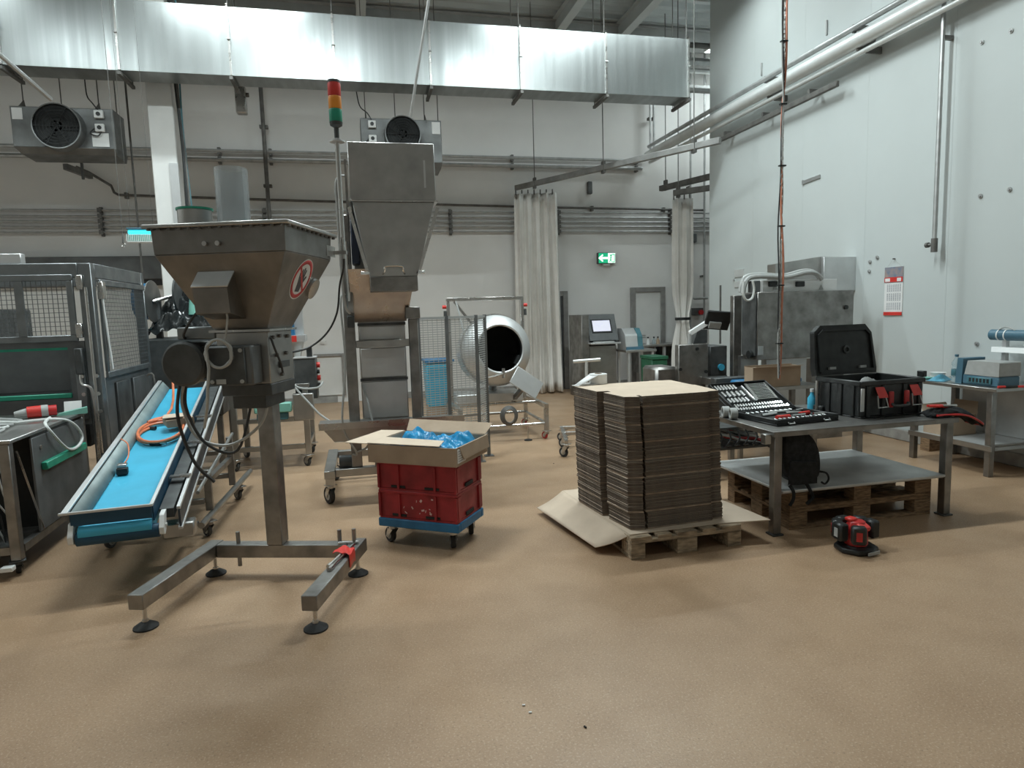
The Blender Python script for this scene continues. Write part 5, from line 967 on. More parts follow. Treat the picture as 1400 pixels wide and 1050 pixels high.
for k, (x, y, l, m) in enumerate(((.10, .12, .12, M_bright_red), (.36, .17, .10, M_bright_red), (.08, .25, .15, M_chrome), (.26, .14, .12, M_chrome), (.30, .25, .13, M_chrome), (.44, .12, .08, M_chrome), (.20, .33, .2, M_chrome), (.44, .30, .08, M_chrome))): MB().tube([(x, y, .038), (x+l, y+.02*math.sin(k), .038)], .0115 if m == M_chrome else .016, 8).build('driver_handle' if m == M_bright_red else 'bit_driver', m, base)
for k in range(12): sock(base, .05+.04*k, .05, .034, .6, .8)
for k in range(10): sock(base, .06+.045*k, .36, .034, .7, .85)
for x in (.12, .44): MB().tube([(x-.025, -.002, .02), (x-.025, -.015, .012), (x+.025, -.015, .012), (x+.025, -.002, .02)], .006, 6).build('latch', M_chrome, base)
# two grey pipe rings on the table end
for k, (x, y) in enumerate(((2.705, 4.52), (2.715, 4.43))):
    o = MB().pipe((0, 0, 0), (.05, -.015, 0), .043, .026, 22); o = o.build('plastic_ring', M_cable, loc=(x, y, TH+.0435), bevel=.004); tag(o, 'grey plastic ring standing on edge on the work table behind the socket set', 'ring', 'two grey rings')
t = thing('small_bottle', 'small blue spray bottle standing between the carton and the toolbox', 'bottle', (3.56, 4.60, TH+.001)); MB().revolve((0,0,0), (0,0,1), [(0,0), (.032,0), (.034,.01), (.034,.09), (.015,.12), (.013,.14), (0,.14)], 18).build('body', M_belt, t); MB().cyl((0,0,.1405), (0,0,.165), .016, n=12).build('cap', M_white, t)
# rolling toolbox
t = thing('toolbox', 'big open black toolbox with red latches and aluminium corner posts', 'toolbox', (3.565, 4.07, TH+.001), .06); w, d, h = .575, .44, .275
b = MB().box(0, w, 0, d, .0, .012); b.box(0, w, 0, .014, .0125, h); b.box(0, w, d-.014, d, .0125, h); b.box(0, .014, .0145, d-.0145, .0125, h); b.box(w-.014, w, .0145, d-.0145, .0125, h); b.build('box_shell', M_black, t, bevel=.006)
b = MB(); b.box(-.012, w+.012, -.014, .002, h-.035, h); b.box(-.012, w+.012, d-.002, d+.012, h-.035, h); b.box(-.014, .0, .002, d, h-.035, h); b.box(w, w+.014, .002, d, h-.035, h); b.build('rim', M_black, t, bevel=.005)
for x in (.06, .2, .40, .54): MB().box(x-.018, x+.018, -.012, -.0005, .01, h-.036).build('rib', M_black, t, bevel=.004)
for y in (.08, .2, .32): MB().box(-.012, -.0005, y-.02, y+.02, .01, h-.036).build('side_rib', M_black, t, bevel=.004)
MB().box(-.022, .012, -.022, -.0125, .055, .225).build('corner_post', M_satin, t, bevel=.004); MB().cyl((-.03, d-.03, .02), (-.03, d-.03, h-.03), .012, n=10).build('handle_tube', M_steelv, t); MB().cyl((w+.03, .04, .03), (w+.03, .04, h+.0), .011, n=10).build('handle_tube', M_steelv, t); MB().box(w+.012, w+.05, .01, .07, h, h+.045).build('tube_cap', M_black, t, bevel=.005)
MB().box(-.03, .03, d-.08, d+.02, -.0005+.001, .05).build('wheel_guard', M_black, t, bevel=.01)
for x in (.155, .475):
    l = MB().prism([(x-.04, -.0145, h-.06), (x+.04, -.0145, h-.06), (x+.05, -.045, h-.125), (x-.035, -.045, h-.125)], (0, .004, .012)).build('latch', M_bright_red, t, bevel=.004)
    MB().tube([(x-.035, -.03, h-.11), (x-.045, -.05, h-.195), (x+.045, -.05, h-.195), (x+.035, -.03, h-.11)], .006, 6).build('latch_wire', M_steelv, l)
for x in (.255, .40): MB().box(x-.022, x+.022, -.03, -.0125, .07, .19).build('handle_mount', M_red, t, bevel=.006)
MB().tube(spline([(.255, -.03, .10), (.27, -.05, .085), (.385, -.05, .085), (.40, -.03, .10)], 4), .010, 8).build('carry_handle', M_darkg, t)
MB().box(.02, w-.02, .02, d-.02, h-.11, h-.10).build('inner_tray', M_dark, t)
# open lid
la = math.radians(7); lid = MB(); LW, LHt = w+.02, .40
oc = [(-.01, 0), (LW-.01, 0), (LW-.005, .04), (LW-.03, LHt-.07), (LW-.09, LHt), (.06, LHt), (.0, LHt-.05), (-.02, .06)]
lid.prism([(x, 0, z) for x, z in oc], (0, .05, 0)); lid = lid.build('lid', M_black, t, bevel=.008, loc=(0, d+.005, h+.002)); lid.rotation_euler = (-la, 0, 0)
ic = [(.03, .03), (LW-.04, .03), (LW-.055, LHt-.08), (LW-.10, LHt-.04), (.08, LHt-.04), (.03, LHt-.08)]
for a, b_ in zip(ic, ic[1:]+ic[:1]): MB().beam((a[0], -.009, a[1]), (b_[0], -.009, b_[1]), .016, .018).build('lid_rim', M_black, lid)
MB().pipe((LW*.5, -.012, LHt*.5), (LW*.5, -.0005, LHt*.5), .032, .018, 20).build('lid_boss', M_darkg, lid)
for x in (.13, .33, .52): MB().box(x-.035, x+.035, .0505, .062, .03, LHt-.05).build('lid_rib', M_black, lid)
for x in (.14, .44): MB().box(x-.03, x+.03, -.02, -.0005, .045, .065).build('hinge_clip', M_cable, lid)
s_ = thing('work_gloves', 'pair of light grey gloves lying on the toolbox rim', 'gloves', (3.575+.16, 4.06+.13, TH+h-.10+.003)); MB().grid(crump(16, 10, .20, .10, .14, 9), 18, 12).build('fabric', M_cable, s_, fix=False)
# red-handled tools on a black pouch at the table end
s_ = thing('tool_pouch', 'black tool pouch with red trim lying over the table end beside the toolbox', 'pouch', (4.05, 3.965, TH+.001), -.06)
def g(u, v):
    x = -.02+.42*u; dr = max(0, x-.16); z = .012+.05*math.sin(math.pi*u)**.5*math.sin(math.pi*v)**.5+.008*math.sin(u*17+v*11)
    return (x, -.08+.16*v, z-dr*dr*1.5)
MB().grid(g, 24, 14).build('pouch', M_cloth, s_, solid=.012, fix=False)
MB().tube(spline([(x, -.085+.01*math.sin(x*20), .02-max(0, x-.16)**2*1.5) for x in (0, .1, .2, .3, .4)]+[(.405, .0, -.075), (.40, .08, -.07)], 5), .008, 6).build('red_trim', M_red, s_)
for k in range(4):
    P = Vector((4.14+.05*k, 3.93+.02*k, TH+.082-.006*k)); c = thing('pliers', ['pliers with long red handles on top of the black pouch', 'pliers with red grips lying crosswise on the black pouch', 'side cutters with red and orange handles on the black pouch', 'slim red-handled screwdriver at the tip of the black pouch'][k], 'pliers' if k < 3 else 'screwdriver', P, -.25+.13*k)
    MB().tube(spline([(-.10, .012, 0), (-.04, .02, .0), (.0, .004, 0)], 4), .009, 7).build('handle', M_bright_red if k != 2 else M_orange, c)
    if k < 3: MB().tube(spline([(-.10, -.016, 0), (-.04, -.022, .0), (.0, -.004, 0)], 4), .009, 7).build('handle', M_bright_red, c)
    MB().tube([(0, 0, 0), (.05, 0, -.002)], .009, 7).build('jaw', M_steelv, c)
# battery charger tower on the floor
p = fl(1170, 752); t = thing('battery_charger', 'red and black multi-battery charger tower standing on the floor before the table', 'charger', (p.x, p.y, 0), .2); t.scale = (1.15, 1.15, 1.15); b = MB()
b.revolve((0,0,0), (0,0,1), [(0,0), (.105,0), (.115,.012), (.112,.03), (.09,.036), (0,.036)], 8); b.build('base', M_black, t, bevel=.004)
MB().revolve((0,0,.0365), (0,0,1), [(0,0), (.062,0), (.058,.10), (.045,.135), (0,.14)], 8).build('core', M_red, t, bevel=.004); MB().obox((-.005, -.045, .145), (.07, .05, .03), Matrix.Rotation(.5, 3, 'X')).build('red_top', M_bright_red, t, bevel=.006); MB().obox((-.02, .02, .178), (.05, .05, .02)).build('red_knob', M_bright_red, t, bevel=.006)
for k, a in enumerate((155, 215, 20, 75, 120, -22)):
    a = math.radians(a+10); R3 = Matrix.Rotation(a, 3, 'Z'); c = R3 @ Vector((.098, 0, 0)); bt = MB().obox((c.x, c.y, .118), (.055, .075, .10), R3).build('battery', M_black, t, bevel=.01); c2 = R3 @ Vector((.1265, 0, 0)); MB().obox((c2.x, c2.y, .115), (.002, .03, .05), R3).build('battery_label', [M_cable, M_red, M_cable, M_paper, M_red, M_cable][k], bt)
MB().box(-.045, .045, -.1145, -.11, .008, .026).build('brand_plate', M_cable, t)
# scraps on the floor
for k, (x, y) in enumerate(((725, 975), (757, 634), (800, 995), (716, 965))):
    p = fl(x, y); o = MB().obox((0, 0, .003), (.012, .006, .005), Matrix.Rotation(k, 3, 'Z')).build('floor_scrap', [M_paper, M_dark, M_dark, M_paper][k], loc=(p.x, p.y, .0005)); tag(o, ['tiny white scrap lying on the open floor', 'tiny dark scrap on the floor near the drum mixer', 'tiny dark scrap on the bare floor', 'tiny pale scrap lying on the open floor'][k], 'scrap')
# ================================================================ SIDE TABLE AT THE RIGHT WALL
RX0, RX1, RY0, RY1, RZ = 5.40, 5.95, 4.62, 5.50, .80
t = thing('side_table', 'stainless side table with a lower shelf against the right wall', 'table', (RX0, RY0, 0)); W_, D_ = RX1-RX0, RY1-RY0
MB().box(-.02, W_, -.05, D_+.02, RZ-.03, RZ).build('table_top', M_steel, t, bevel=.003)
for x in (0, W_-.06):
    for y in (0, D_-.06): MB().box(x, x+.055, y, y+.055, 0, RZ-.031).build('leg', M_steeld, t, bevel=.004)
MB().box(.005, W_-.005, .056, D_-.06, .265, .28).build('shelf', M_shelf, t); MB().box(-.012, .0, -.02, D_, .235, .281).build('shelf_edge', M_steel, t); MB().box(.056, W_-.061, .0, .03, .235, .264).build('shelf_bar', M_steel, t)
MB().box(W_-.015, W_-.003, .1, D_-.1, .285, RZ-.04).build('back_panel', M_shelf, t)
def on_rt(px, py): p = fl(px, py, RZ); return Vector((min(p.x, 5.86), p.y, RZ+.0005))
q = on_rt(1326, 519); t = thing('water_bottle', 'clear plastic water bottle with dark cap on the side table', 'bottle', (5.56, 5.14, RZ+.0005)); MB().revolve((0,0,0), (0,0,1), [(0,0), (.036,0), (.04,.01), (.04,.12), (.034,.15), (.04,.16), (.04,.185), (.016,.225), (.014,.24), (0,.24)], 20).build('body', M_glass, t); MB().box(-.0405, .0405, -.0405, .0405, .05, .05001).build('base_mark', M_teal, t); MB().cyl((0,0,.2405), (0,0,.262), .017, n=14).build('cap', M_tealb, t)
MB().revolve((0,0,.06), (0,0,1), [(.0405,0), (.0412,.001), (.0412,.06), (.0405,.061)], 20).build('label', M_teal, t)
t = thing('label_printer', 'grey and blue bench device with vented blue end on the side table', 'printer', (5.42, 4.70, RZ+.0005), 0)
MB().box(.06, .30, -.06, .30, 0, .09).build('blue_base', M_tealb, t, bevel=.01); MB().prism([(.06, -.06, .0905), (.06, .28, .0905), (.06, .25, .22), (.06, -.06, .22)], (.24, 0, 0)).build('grey_cover', M_paintg if False else M_cable, t, bevel=.008)
MB().prism([(.055, .302, .0), (.055, .37, .0), (.055, .35, .24), (.055, .29, .24)], (.25, 0, 0)).build('end_cheek', M_tealb, t, bevel=.008); MB().box(.045, .059, .0, .24, .02, .075).build('vent_panel', M_teal, t, bevel=.004)
for k in range(6): MB().box(.042, .0445, .02+.035*k, .04+.035*k, .03, .065).build('vent_slot', M_dark, t)
t = thing('blue_gloves', 'pile of light blue disposable gloves on the side table', 'gloves', (5.52, 5.28, RZ+.0005), .4); MB().grid(crump(16, 12, .24, .15, .06, 12), 18, 14).build('gloves', M_glove, t, fix=False)
t = thing('white_tub', 'round white plastic tub at the far end of the side table', 'tub', (5.66, 5.44, RZ+.0005)); MB().revolve((0,0,0), (0,0,1), [(0,0), (.06,0), (.068,.055), (.072,.06), (.068,.06), (.0,.058)], 22).build('tub', M_white, t)
t = thing('foam_tray', 'flat white foam tray at the far end of the side table', 'tray', (5.50, 5.44, RZ+.0005)); MB().frus([(-.06, -.05, 0), (.06, -.05, 0), (.06, .05, 0), (-.06, .05, 0)], [(-.07, -.06, .02), (.07, -.06, .02), (.07, .06, .02), (-.07, .06, .02)]).build('tray', M_mint, t, bevel=.003)
t = thing('cutter', 'red and black handled cutter at the near edge of the side table', 'cutter', (5.43, 4.60, RZ+.0125), -.3); MB().tube([(0, 0, 0), (.06, 0, 0)], .011, 8).build('red_end', M_bright_red, t); MB().tube([(.0605, 0, 0), (.16, .0, 0)], .012, 8).build('black_grip', M_black, t); MB().tube([(.1605, 0, 0), (.26, 0, 0)], .010, 8).build('red_blade_guard', M_bright_red, t)
t = thing('wrapped_device', 'stand with a dark blue banded roll above a white sheet at the right wall', 'dispenser', (5.80, 4.86, RZ+.0005))
MB().box(-.02, .02, -.02, .02, 0, .42).build('stand', M_satin, t); MB().cyl((0, -.30, .445), (0, .14, .445), .05, n=20).build('roll', M_tealb, t)
for y in (-.02, .05): MB().pipe((0, y, .445), (0, y+.012, .445), .053, .0505, 20).build('white_band', M_white, t)
MB().prism([(-.07, -.3, .29), (-.07, .08, .29), (-.045, .10, .335), (-.045, -.3, .335)], (.13, 0, 0)).build('sheet_tray', M_white, t); MB().tube(spline([(-.02, -.1, .49), (-.03, -.02, .52), (-.02, .06, .49)], 4), .006, 6).build('wire_bail', M_cable, t)
# cartons on the side table shelf and on the floor below
t = thing('carton', 'open brown cardboard carton on the lower shelf of the side table', 'carton', (5.46, 5.10, .2815), .05); b = MB().box(0, .34, 0, .006, 0, .19); b.box(0, .34, .27, .276, 0, .19); b.box(0, .006, .0065, .2695, 0, .19); b.box(.334, .34, .0065, .2695, 0, .19); b.box(.007, .333, .007, .269, 0, .006); b.build('carton_body', M_kraft, t)
MB().prism([(.345, .0, .19), (.345, .27, .19), (.375, .26, .31), (.375, .02, .31)], (.005, 0, 0)).build('carton_flap', M_kraft, t); MB().prism([(0, .278, .19), (.34, .278, .19), (.34, .33, .27), (0, .33, .27)], (0, .005, 0)).build('carton_flap', M_kraftl, t)
t = thing('floor_carton', 'small brown block standing on the floor under the side table', 'block', (5.78, 5.62, 0)); MB().frus([(0, 0, 0), (.15, 0, 0), (.15, .12, 0), (0, .12, 0)], [(-.005, 0, .15), (.155, 0, .15), (.15, .12, .15), (0, .12, .15)]).build('block', M_wood, t, bevel=.004)
# ================================================================ STEEL CABINET MACHINE
CY = 6.5; o0 = atY(1004, 500, CY); CX = o0.x
t = thing('steel_cabinet', 'wide stainless machine cabinet with hoses on top standing at the right wall', 'cabinet', (CX, CY, 0))
def R4(x0, y0, x1, y1, Y=CY): a, b, c, d = rect(x0, y0, x1, y1, Y); return a-CX, b-CX, c, d
a, b_, c, d = R4(1004, 404, 1013, 514); a, b_, c, d = R4(1003, 404, 1014, 514, CY+.36); MB().box(a, b_, .36, .44, 0, d).build('side_slab', M_steeld, t, bevel=.004)
xl0 = R4(1033.5, 398, 1164, 489)[0]; a, b_, c, d = R4(1013.5, 402, 1033, 487); MB().box(xl0-.02, xl0-.0005, -.02, .25, c, d).build('side_face_plate', M_darkg, t, bevel=.004)  # added dark plate standing for the left side face of the cabinet
a, b_, c, d = R4(1033.5, 398, 1164, 489); dm = MB().box(a, b_, -.03, .26, c, d).build('main_door', M_steeld, t, bevel=.006); zd = d; xr = b_; xl = a
for px, py in ((1156, 420),): p = atY(px, py, CY-.03); MB().cyl((p.x-CX, -.031 if px > 1100 else -.051, p.z), (p.x-CX, -.05 if px > 1100 else -.07, p.z), .024, n=14).build('lock', M_black, t)
a, b_, c, d = R4(1034, 473, 1041, 485); MB().box(a, b_, -.036, -.0305, c, d).build('rating_plate', M_cable, t)
p = atY(1029, 485, CY); MB().cyl((xl0-.06, .05, p.z), (xl0-.0205, .05, p.z), .045, n=16).build('dark_knob', M_black, t)
a, b_, c, d = R4(1013.5, 488, 1040, 520); MB().box(a+.12, b_+.1, .20, .26, 0, d).build('stand_panel', M_steel, t); a, b_, c, d = R4(1055, 490, 1110, 530); MB().box(a, b_, .10, .2, 0, d).build('stand_panel', M_satin, t); a, b_, c, d = R4(1118, 490, 1162, 530); MB().box(a, b_, .10, .2, 0, d).build('stand_panel', M_steeld, t)
a, b_, c, d = R4(1022, 383, 1136, 397, CY+.2); MB().box(a+.13, b_, .1, .24, zd+.001, d).build('top_rail', M_white, t, bevel=.004)
for px in (1057, 1094):
    p = atY(px, 387, CY+.08); MB().box(p.x-CX-.055, p.x-CX+.055, .065, .0995, p.z-.04, p.z+.02).build('rail_grip', M_black, t, bevel=.008)
for px in (1053, 1115): p = atY(px, 394, CY+.19); MB().prism([(p.x-CX-.03, .092, p.z-.02), (p.x-CX+.03, .092, p.z-.02), (p.x-CX, .092, p.z+.035)], (0, .006, 0)).build('warning_triangle', M_cable, t)
a, b_, c, d = R4(1060, 352, 1166, 400, CY+.55); xm_ = atY(1123, 350, CY+.55).x-CX
h_ = MB().prism([(a, .55, zd+.001), (b_, .55, zd+.001), (b_, .55, d), (xm_, .55, d+.01), (a, .55, d-.07)], (0, .16, 0)).build('rear_hood', M_steel, t, bevel=.004); MB().box(xm_, b_, .50, .549, zd+.001, d).build('hood_box', M_satin, t, bevel=.004)
P0 = [atY(x, y, CY+.12) for x, y in ((1011, 400), (1013, 388), (1020, 378), (1040, 376), (1070, 377), (1095, 371), (1110, 372), (1118, 380))]
for k in range(2): MB().tube(spline([Vector((p.x-CX, .10-.05*k, p.z-.02*k)) for p in P0], 6), .026, 8).build('hose', M_cable, t)
MB().tube(spline([Vector((p.x-CX, -.06, p.z)) for p in [atY(x, y, CY-.06) for x, y in ((1017, 385), (1016, 400), (1020, 410), (1028, 408), (1031, 396), (1029, 384))]], 5), .013, 6).build('looped_cable', M_cablel, t)
a, b_, c, d = R4(1018, 384, 1029, 399); MB().box(a+.1, b_+.1, .0, .095, zd+.001, d).build('junction_box', M_paintg, t, bevel=.006)
for k, (yy, yz) in enumerate(((369, 378), (385, 392))):
    p = atX(1005, yy, XR); q_ = atX(1018, yz, XR); o = MB().box(-.015, -.0005, q_.y, p.y, q_.z, p.z).build('wall_sign', M_pipel, loc=(XR, 0, 0)); tag(o, ['upper', 'lower'][k]+' small grey plate on the right wall behind the steel cabinet', 'plate')
# blue and grey feed belts between cabinet and table
t = thing('feed_table', 'low outfeed bench with blue mats behind the cardboard carton', 'bench', (4.0, 5.96, 0)); MB().box(-.35, .75, 0, .48, .70, .735).build('bench_top', M_steel, t)
for x in (-.32, .66):
    for y in (.03, .40): MB().box(x, x+.05, y, y+.05, 0, .699).build('leg', M_steeld, t)
MB().box(-.15, .65, .20, .34, .736, .80).build('blue_mat', M_blue, t, bevel=.02); MB().box(-.3, .5, .36, .47, .7355, .82).build('roller_box', M_darkg, t, bevel=.01)
# long cardboard carton behind
t = thing('flat_carton', 'long cardboard carton on the bench between the table and the steel cabinet', 'carton', (3.93, 5.985, .736), 0)
b = MB().box(0, .56, 0, .006, 0, .21); b.box(0, .56, .15, .156, 0, .22); b.box(0, .006, .0065, .1495, 0, .21); b.box(.554, .56, .0065, .1495, 0, .21); b.box(.0065, .5535, .0065, .1495, 0, .005); b.build('carton_body', M_kraft, t); MB().prism([(0, -.001, .2105), (.56, -.001, .2105), (.56, -.04, .216), (0, -.05, .218)], (0, 0, .004)).build('carton_flap', M_kraftl, t)
# hanging supply lines
p = atY(1066, 520, 5.55); t = thing('supply_drop', 'chain with orange air hose and dark cables hanging from the roof behind the table', 'hose', (p.x, p.y, p.z)); zt3 = ZC-p.z
def wob(z, k, amp=.012): return (amp*math.sin(z*2.3+k*2)+.006*math.sin(z*7+k), amp*.6*math.cos(z*2.9+k), z)
MB().tube([wob(.01+zt3*i/50*.72, 0, .014) for i in range(51)], .0105, 7).build('orange_hose', M_orange2, t)
for k in (1, 2): MB().tube([Vector(wob(.02+(zt3-.02)*i/60, k))+Vector((-.025+.012*(k-1), .0, 0)) for i in range(61)], .0065, 6).build('black_cable', M_cabled if k == 1 else M_cable, t)
ch = MB(); z = .05; k = 0
while z < zt3-.03:
    R3 = Matrix.Rotation((k % 2)*math.pi/2, 3, 'Z'); ch.tube([Vector((-.008, 0, z+.022))+R3 @ Vector((math.cos(a)*.011, 0, math.sin(a)*.024)) for a in [2*math.pi*i/8 for i in range(8)]], .0035, 4, True); z += .040; k += 1
ch.build('chain', M_steelv, t, kind='stuff')
for z in [.35+.55*i for i in range(int((zt3-.4)/.55))]: MB().box(-.04, .022, -.018, .018, z, z+.012).build('cable_tie', M_black, t)
# ================================================================ MONITOR ARM MACHINE
MY = 7.0; p = atY(928, 500, MY); MX = p.x; t = thing('sealing_machine', 'stainless box machine with a tilted black monitor on a swing arm', 'machine', (MX, MY, 0))
def R5(x0, y0, x1, y1, Y=MY): a, b, c, d = rect(x0, y0, x1, y1, Y); return a-MX, b-MX, c, d
a, b_, c, d = R5(928, 471, 968, 540); zt4 = d; MB().box(a, b_, 0, .10, .25, d).build('front_panel', M_steeld, t, bevel=.006); MB().box(a+.16, b_, .101, .35, .25, d-.02).build('body', M_paintg, t, bevel=.006)
for px, py in ((953, 477), (965, 508), (930, 505)): p = atY(px, py, MY); MB().cyl((p.x-MX, -.012, p.z), (p.x-MX, -.0005, p.z), .02, n=10).build('bolt', M_black, t)
a2, b2, c2, d2 = R5(971, 473, 994, 513, MY+.1); MB().box(a2, b2, .1, .6, c2, d2).build('side_cabinet', M_darkg, t, bevel=.006); MB().box(a2, b2, .1, .6, .25, c2-.001).build('side_lower', M_paintg, t); p = atY(985, 502, MY+.1); MB().cyl((p.x-MX, .07, p.z), (p.x-MX, .099, p.z), .04, n=14).build('blue_knob', M_belt, t)
a, b_, c, d = R5(968, 516, 1000, 526, MY-.15); MB().box(a, b_, -.25, -.001, c, d).build('front_rail', M_steel, t, bevel=.004); MB().box(a+.05, b_-.05, -.20, -.02, 0, c-.001).build('front_foot', M_paintg, t)
a, b_, c, d = R5(897, 502, 927, 522, MY+.1); MB().box(a, b_, .1, .5, .2, d).build('low_housing', M_steeld, t, bevel=.03)
for x in (0, .55):
    for y in (.05, .6): MB().box(x, x+.06, y, y+.06, 0, .249).build('foot', M_steeld, t)
P = [atY(x, y, MY+.15) for x, y in ((943, 473), (943, 456), (968, 439))]
MB().cyl((P[0].x-MX, .15, zt4-.02), (P[1].x-MX, .15, P[1].z), .025, n=12).build('arm_post', M_satin, t); MB().beam((P[1].x-MX, .15, P[1].z), (P[2].x-MX, .12, P[2].z), .05, .06).build('swing_arm', M_white, t, bevel=.006)
c = atY(982, 438, MY+.05); Rm = Matrix.Rotation(-.25, 3, 'Z') @ Matrix.Rotation(.55, 3, 'X') @ Matrix.Rotation(.12, 3, 'Y'); mo = MB().obox((c.x-MX, .06, c.z), (.30, .03, .25), Rm).build('monitor', M_black, t, bevel=.006); MB().obox(Vector((c.x-MX, .06, c.z))+Rm @ Vector((-.03, -.03, -.05)), (.14, .03, .08), Rm).build('mount_bracket', M_cable, mo)
p = atY(985, 390, MY+.3); q_ = atY(985, 470, MY+.3); MB().cyl((p.x-MX, .3, q_.z), (p.x-MX, .3, p.z), .012, n=8).build('antenna_rod', M_piped, t)
a, b_, c, d = R5(948, 451, 967, 470, MY+.5); MB().prism([(a, .5, zt4-.02), (b_, .5, zt4-.02), (b_, .5, d), (a+.06, .5, d)], (0, .15, 0)).build('rear_cover', M_darkg, t, bevel=.004)
# ================================================================ FAR WALL STATION
SY = 11.0; p = atY(822, 500, SY); SX = p.x; t = thing('control_terminal', 'tall grey control terminal with lit screen and keyboard shelf at the back wall', 'terminal', (SX, SY, 0))
def R6(x0, y0, x1, y1, Y=SY): a, b, c, d = rect(x0, y0, x1, y1, Y); return a-SX, b-SX, c, d
a, b_, c, d = R6(797, 430, 846, 530); MB().box(a+.14, b_, .10, .75, .05, .93).build('lower_cabinet', M_steel, t, bevel=.006); MB().box(a, a+.139, .05, .75, 0, d).build('side_column', M_steeld, t, bevel=.006)
MB().prism([(a+.141, .0, 1.03), (a+.141, .20, d), (a+.141, .75, d), (a+.141, .75, 1.03)], (b_-a-.141, 0, 0)).build('screen_housing', M_paintg, t, bevel=.006)
s0, s1, sz0, sz1 = R6(813, 438, 837, 454); nrm = Vector((0, -(d-1.03), .20)).normalized(); up = Vector((0, .20, d-1.03)).normalized(); cc2 = Vector(((s0+s1)/2, .20*(.5*(sz0+sz1)-1.03)/(d-1.03), (sz0+sz1)/2)); R3 = Matrix((Vector((1,0,0)), -nrm, up)).transposed()
sb = MB().obox(cc2+nrm*.006, (s1-s0+.05, .01, sz1-sz0+.05), R3).build('bezel', M_black, t); MB().obox(cc2+nrm*.0135, (s1-s0, .004, sz1-sz0), R3).build('screen', M_screen, sb)
MB().box(a+.12, b_-.005, -.12, .25, .97, 1.0).build('keyboard_shelf', M_satin, t, bevel=.004); MB().box(a+.2, b_-.12, -.10, .02, 1.0005, 1.018).build('keyboard', M_cable, t); MB().obox((b_-.06, -.05, 1.015), (.06, .1, .03)).build('mouse', M_black, t, bevel=.01)
MB().box(a+.16, b_-.02, .101-.01, .0995, .1, .9).build('cabinet_door', M_steel, t, bevel=.003); MB().box(a+.141, b_, .15, .75, .931, 1.029).build('neck', M_darkg, t)
t = thing('small_table', 'small steel table carrying the sealing printer beside the terminal', 'table', (atY(877, 480, SY-.3).x, SY-.3, 0)); a, b_, c, d = rect(856, 478, 898, 484, SY-.3); w = (b_-a)/2; zt5 = d
MB().box(-w, w, 0, .55, zt5-.04, zt5).build('table_top', M_steel, t, bevel=.004)
for x in (-w+.05, w-.08):
    for y in (.03, .48): MB().box(x, x+.04, y, y+.04, 0, zt5-.041).build('leg', M_satin, t)
a, b_, c, d = rect(856, 449, 879, 477, SY-.2); t = thing('bench_printer', 'grey and teal bench machine with curved hood on the small steel table', 'printer', (a, SY-.2, zt5+.0005)); w = b_-a; h = d-zt5
MB().prism([(0, 0, 0), (0, .4, 0), (0, .4, h), (0, .2, h), (0, .05, h*.7)], (w*.72, 0, 0)).build('hood', M_satin, t, bevel=.02); MB().prism([(w*.725, 0, 0), (w*.725, .4, 0), (w*.725, .4, h), (w*.725, .15, h), (w*.725, .02, h*.6)], (w*.275, 0, 0)).build('side_cheek', M_teal, t, bevel=.01); MB().box(.0, w, -.03, -.0005, 0, h*.14).build('front_base', M_tealb, t)
t = thing('packing_bench', 'long steel bench along the back wall with small bottles on it', 'bench', (atY(900, 475, 11.8).x, 11.8, 0)); a, b_, c, d = rect(872, 471, 927, 477, 11.8); w = (b_-a)/2; zt6 = d
MB().box(-w, w+.6, 0, .6, zt6-.04, zt6).build('bench_top', M_steel, t, bevel=.004)
for x in (-w+.05, w-.3, w+.5):
    for y in (.03, .53): MB().box(x, x+.05, y, y+.05, 0, zt6-.041).build('leg', M_satin, t)
MB().box(-w+.15, w-.35, .3, .56, .3, zt6-.05).build('under_cabinet', M_steeld, t); MB().box(w-.22, w+.45, .3, .56, .3, zt6-.05).build('under_cabinet', M_darkg, t)
for k, px in enumerate((886, 894, 899.5)):
    p = atY(px, 472, 12.0); o = thing('small_bottle', ['white bottle with dark cap on the long steel bench', 'small clear jar on the long steel bench', 'small brown bottle at the middle of the long steel bench'][k], 'bottle', (p.x, 12.0, zt6+.0005)); MB().revolve((0,0,0), (0,0,1), [(0,0), (.035,0), (.035,.07), (.015,.10), (.014,.12), (0,.12)], 14).build('body', [M_white, M_glass, M_kraft][k], o); MB().cyl((0,0,.1205), (0,0,.145), .017, n=10).build('cap', M_black, o)
a, b_, c, d = rect(893, 487, 910, 514, 9.6); t = thing('green_crate', 'dark green plastic crate stack before the long steel bench', 'crate', ((a+b_)/2, 9.6, 0)); w = (b_-a)/2+.02
MB().frus([(-w, 0, 0), (w, 0, 0), (w, .4, 0), (-w, .4, 0)], [(-w*1.05, -.01, d-.05), (w*1.05, -.01, d-.05), (w*1.05, .41, d-.05), (-w*1.05, .41, d-.05)]).build('body', mat('dark_green', (.015, .12, .06), .5), t, bevel=.01); MB().box(-w*1.1, w*1.1, -.03, .43, d-.0495, d).build('rim', mat('dark_green', (.015, .12, .06), .5), t, bevel=.005); MB().box(-.02, .08, -.018, -.011, d-.2, d-.17).build('label', M_paper, t)
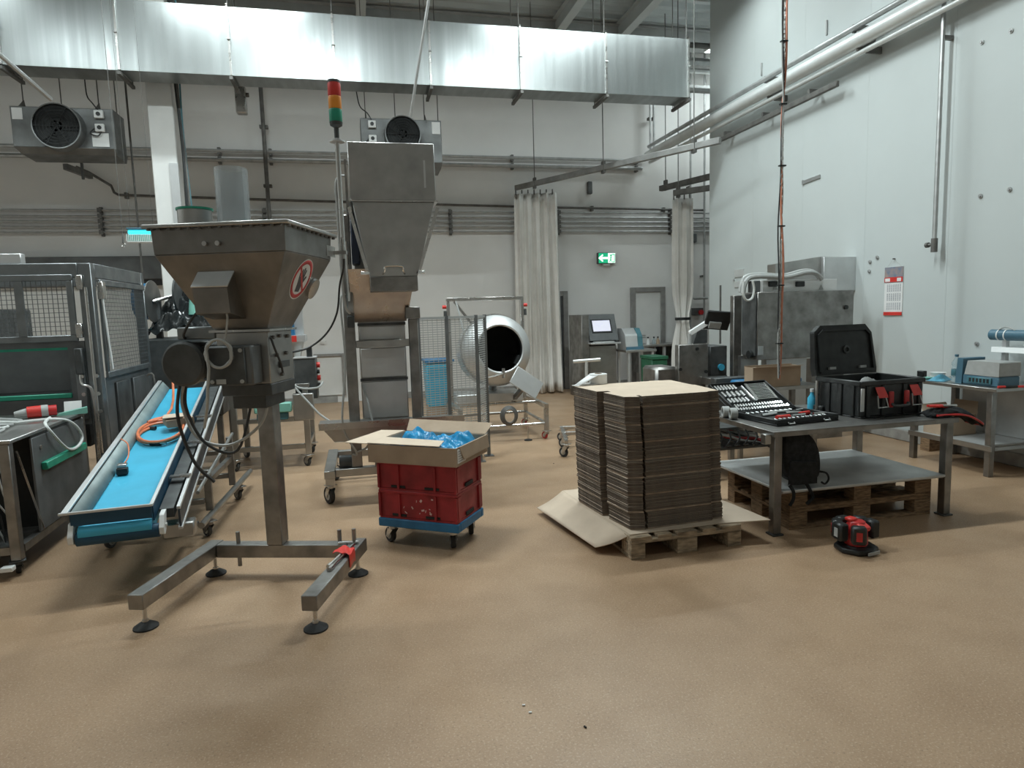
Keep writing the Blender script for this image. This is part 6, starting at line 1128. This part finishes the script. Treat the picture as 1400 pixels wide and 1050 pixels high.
# low wheeled trolley with T handle behind the cardboard stack
p = fl(770, 612); t = thing('low_trolley', 'low steel frame trolley with a pale T-shaped push handle behind the cardboard stack', 'trolley', (p.x-.02, p.y-.02, 0), -.25)
for y in (0, .36): MB().box(0, .8, y, y+.04, .15, .19).build('frame_bar', M_steelv, t, bevel=.003)
for x in (0, .38, .76): MB().box(x, x+.04, .0405, .3595, .15, .19).build('frame_cross', M_steelv, t, bevel=.003)
MB().beam((0.02, -.52, .17), (0.02, -.0005, .17), .04).build('side_bar', M_steelv, t)
for x, y in ((.04, .02), (.76, .02), (.04, .38), (.76, .38), (.02, -.48)): caster('castor', t, x, y, .149, .055, .028, .9)
pq = w2l(atY(801, 494, p.y-.02), (p.x-.02, p.y-.02, 0), -.25); MB().cyl((pq.x, .02, .19), (pq.x, .02, pq.z), .018, n=10).build('handle_post', M_pipel, t); MB().cyl((pq.x-.15, .02, pq.z+.005), (pq.x+.16, .02, pq.z+.02), .020, n=10).build('handle_bar', M_pipel, t)
# cable rack behind the work table
RY = 5.35; p = atY(1018, 600, RY); t = thing('cable_rack', 'low dark rack full of hanging cables behind the work table', 'rack', (p.x, RY, 0)); a, b_, c, d = rect(975, 583, 1058, 622, RY); a -= p.x; b_ -= p.x
for z in (d, c+.08): MB().box(a, b_, 0, .5, z-.02, z).build('rack_shelf', M_darkg, t)
for x in (a, b_-.04):
    for y in (0.0, .46): MB().box(x, x+.04, y-.0405 if y == 0 else y+.041, y if y == 0 else y+.08, 0, d).build('leg', M_steeld, t)
rnd = random.Random(21)
for k in range(12): zz = c+.10+.012*k; y = .02+.035*k; MB().tube(spline([(a+.02, y, zz+.10), (a+.18, y-.02, zz+.06+rnd.uniform(-.03, .03)), ((a+b_)/2, y, zz+.02), (b_-.12, y+.01, zz-.02+rnd.uniform(-.03, .03)), (b_-.03, y, zz-.05)], 5), .008+.004*(k % 3), 6).build('cable', [M_cabled, M_cablel, M_red, M_cable][k % 4], t)
for k in range(8): x = a+.06+.09*k; MB().tube(spline([(x, .0, d-.025), (x+.02, -.02, d-.10), (x-.02, -.01, d-.17), (x+.03, 0, c+.1)], 4), .009, 6).build('hanging_wire', M_cabled, t)
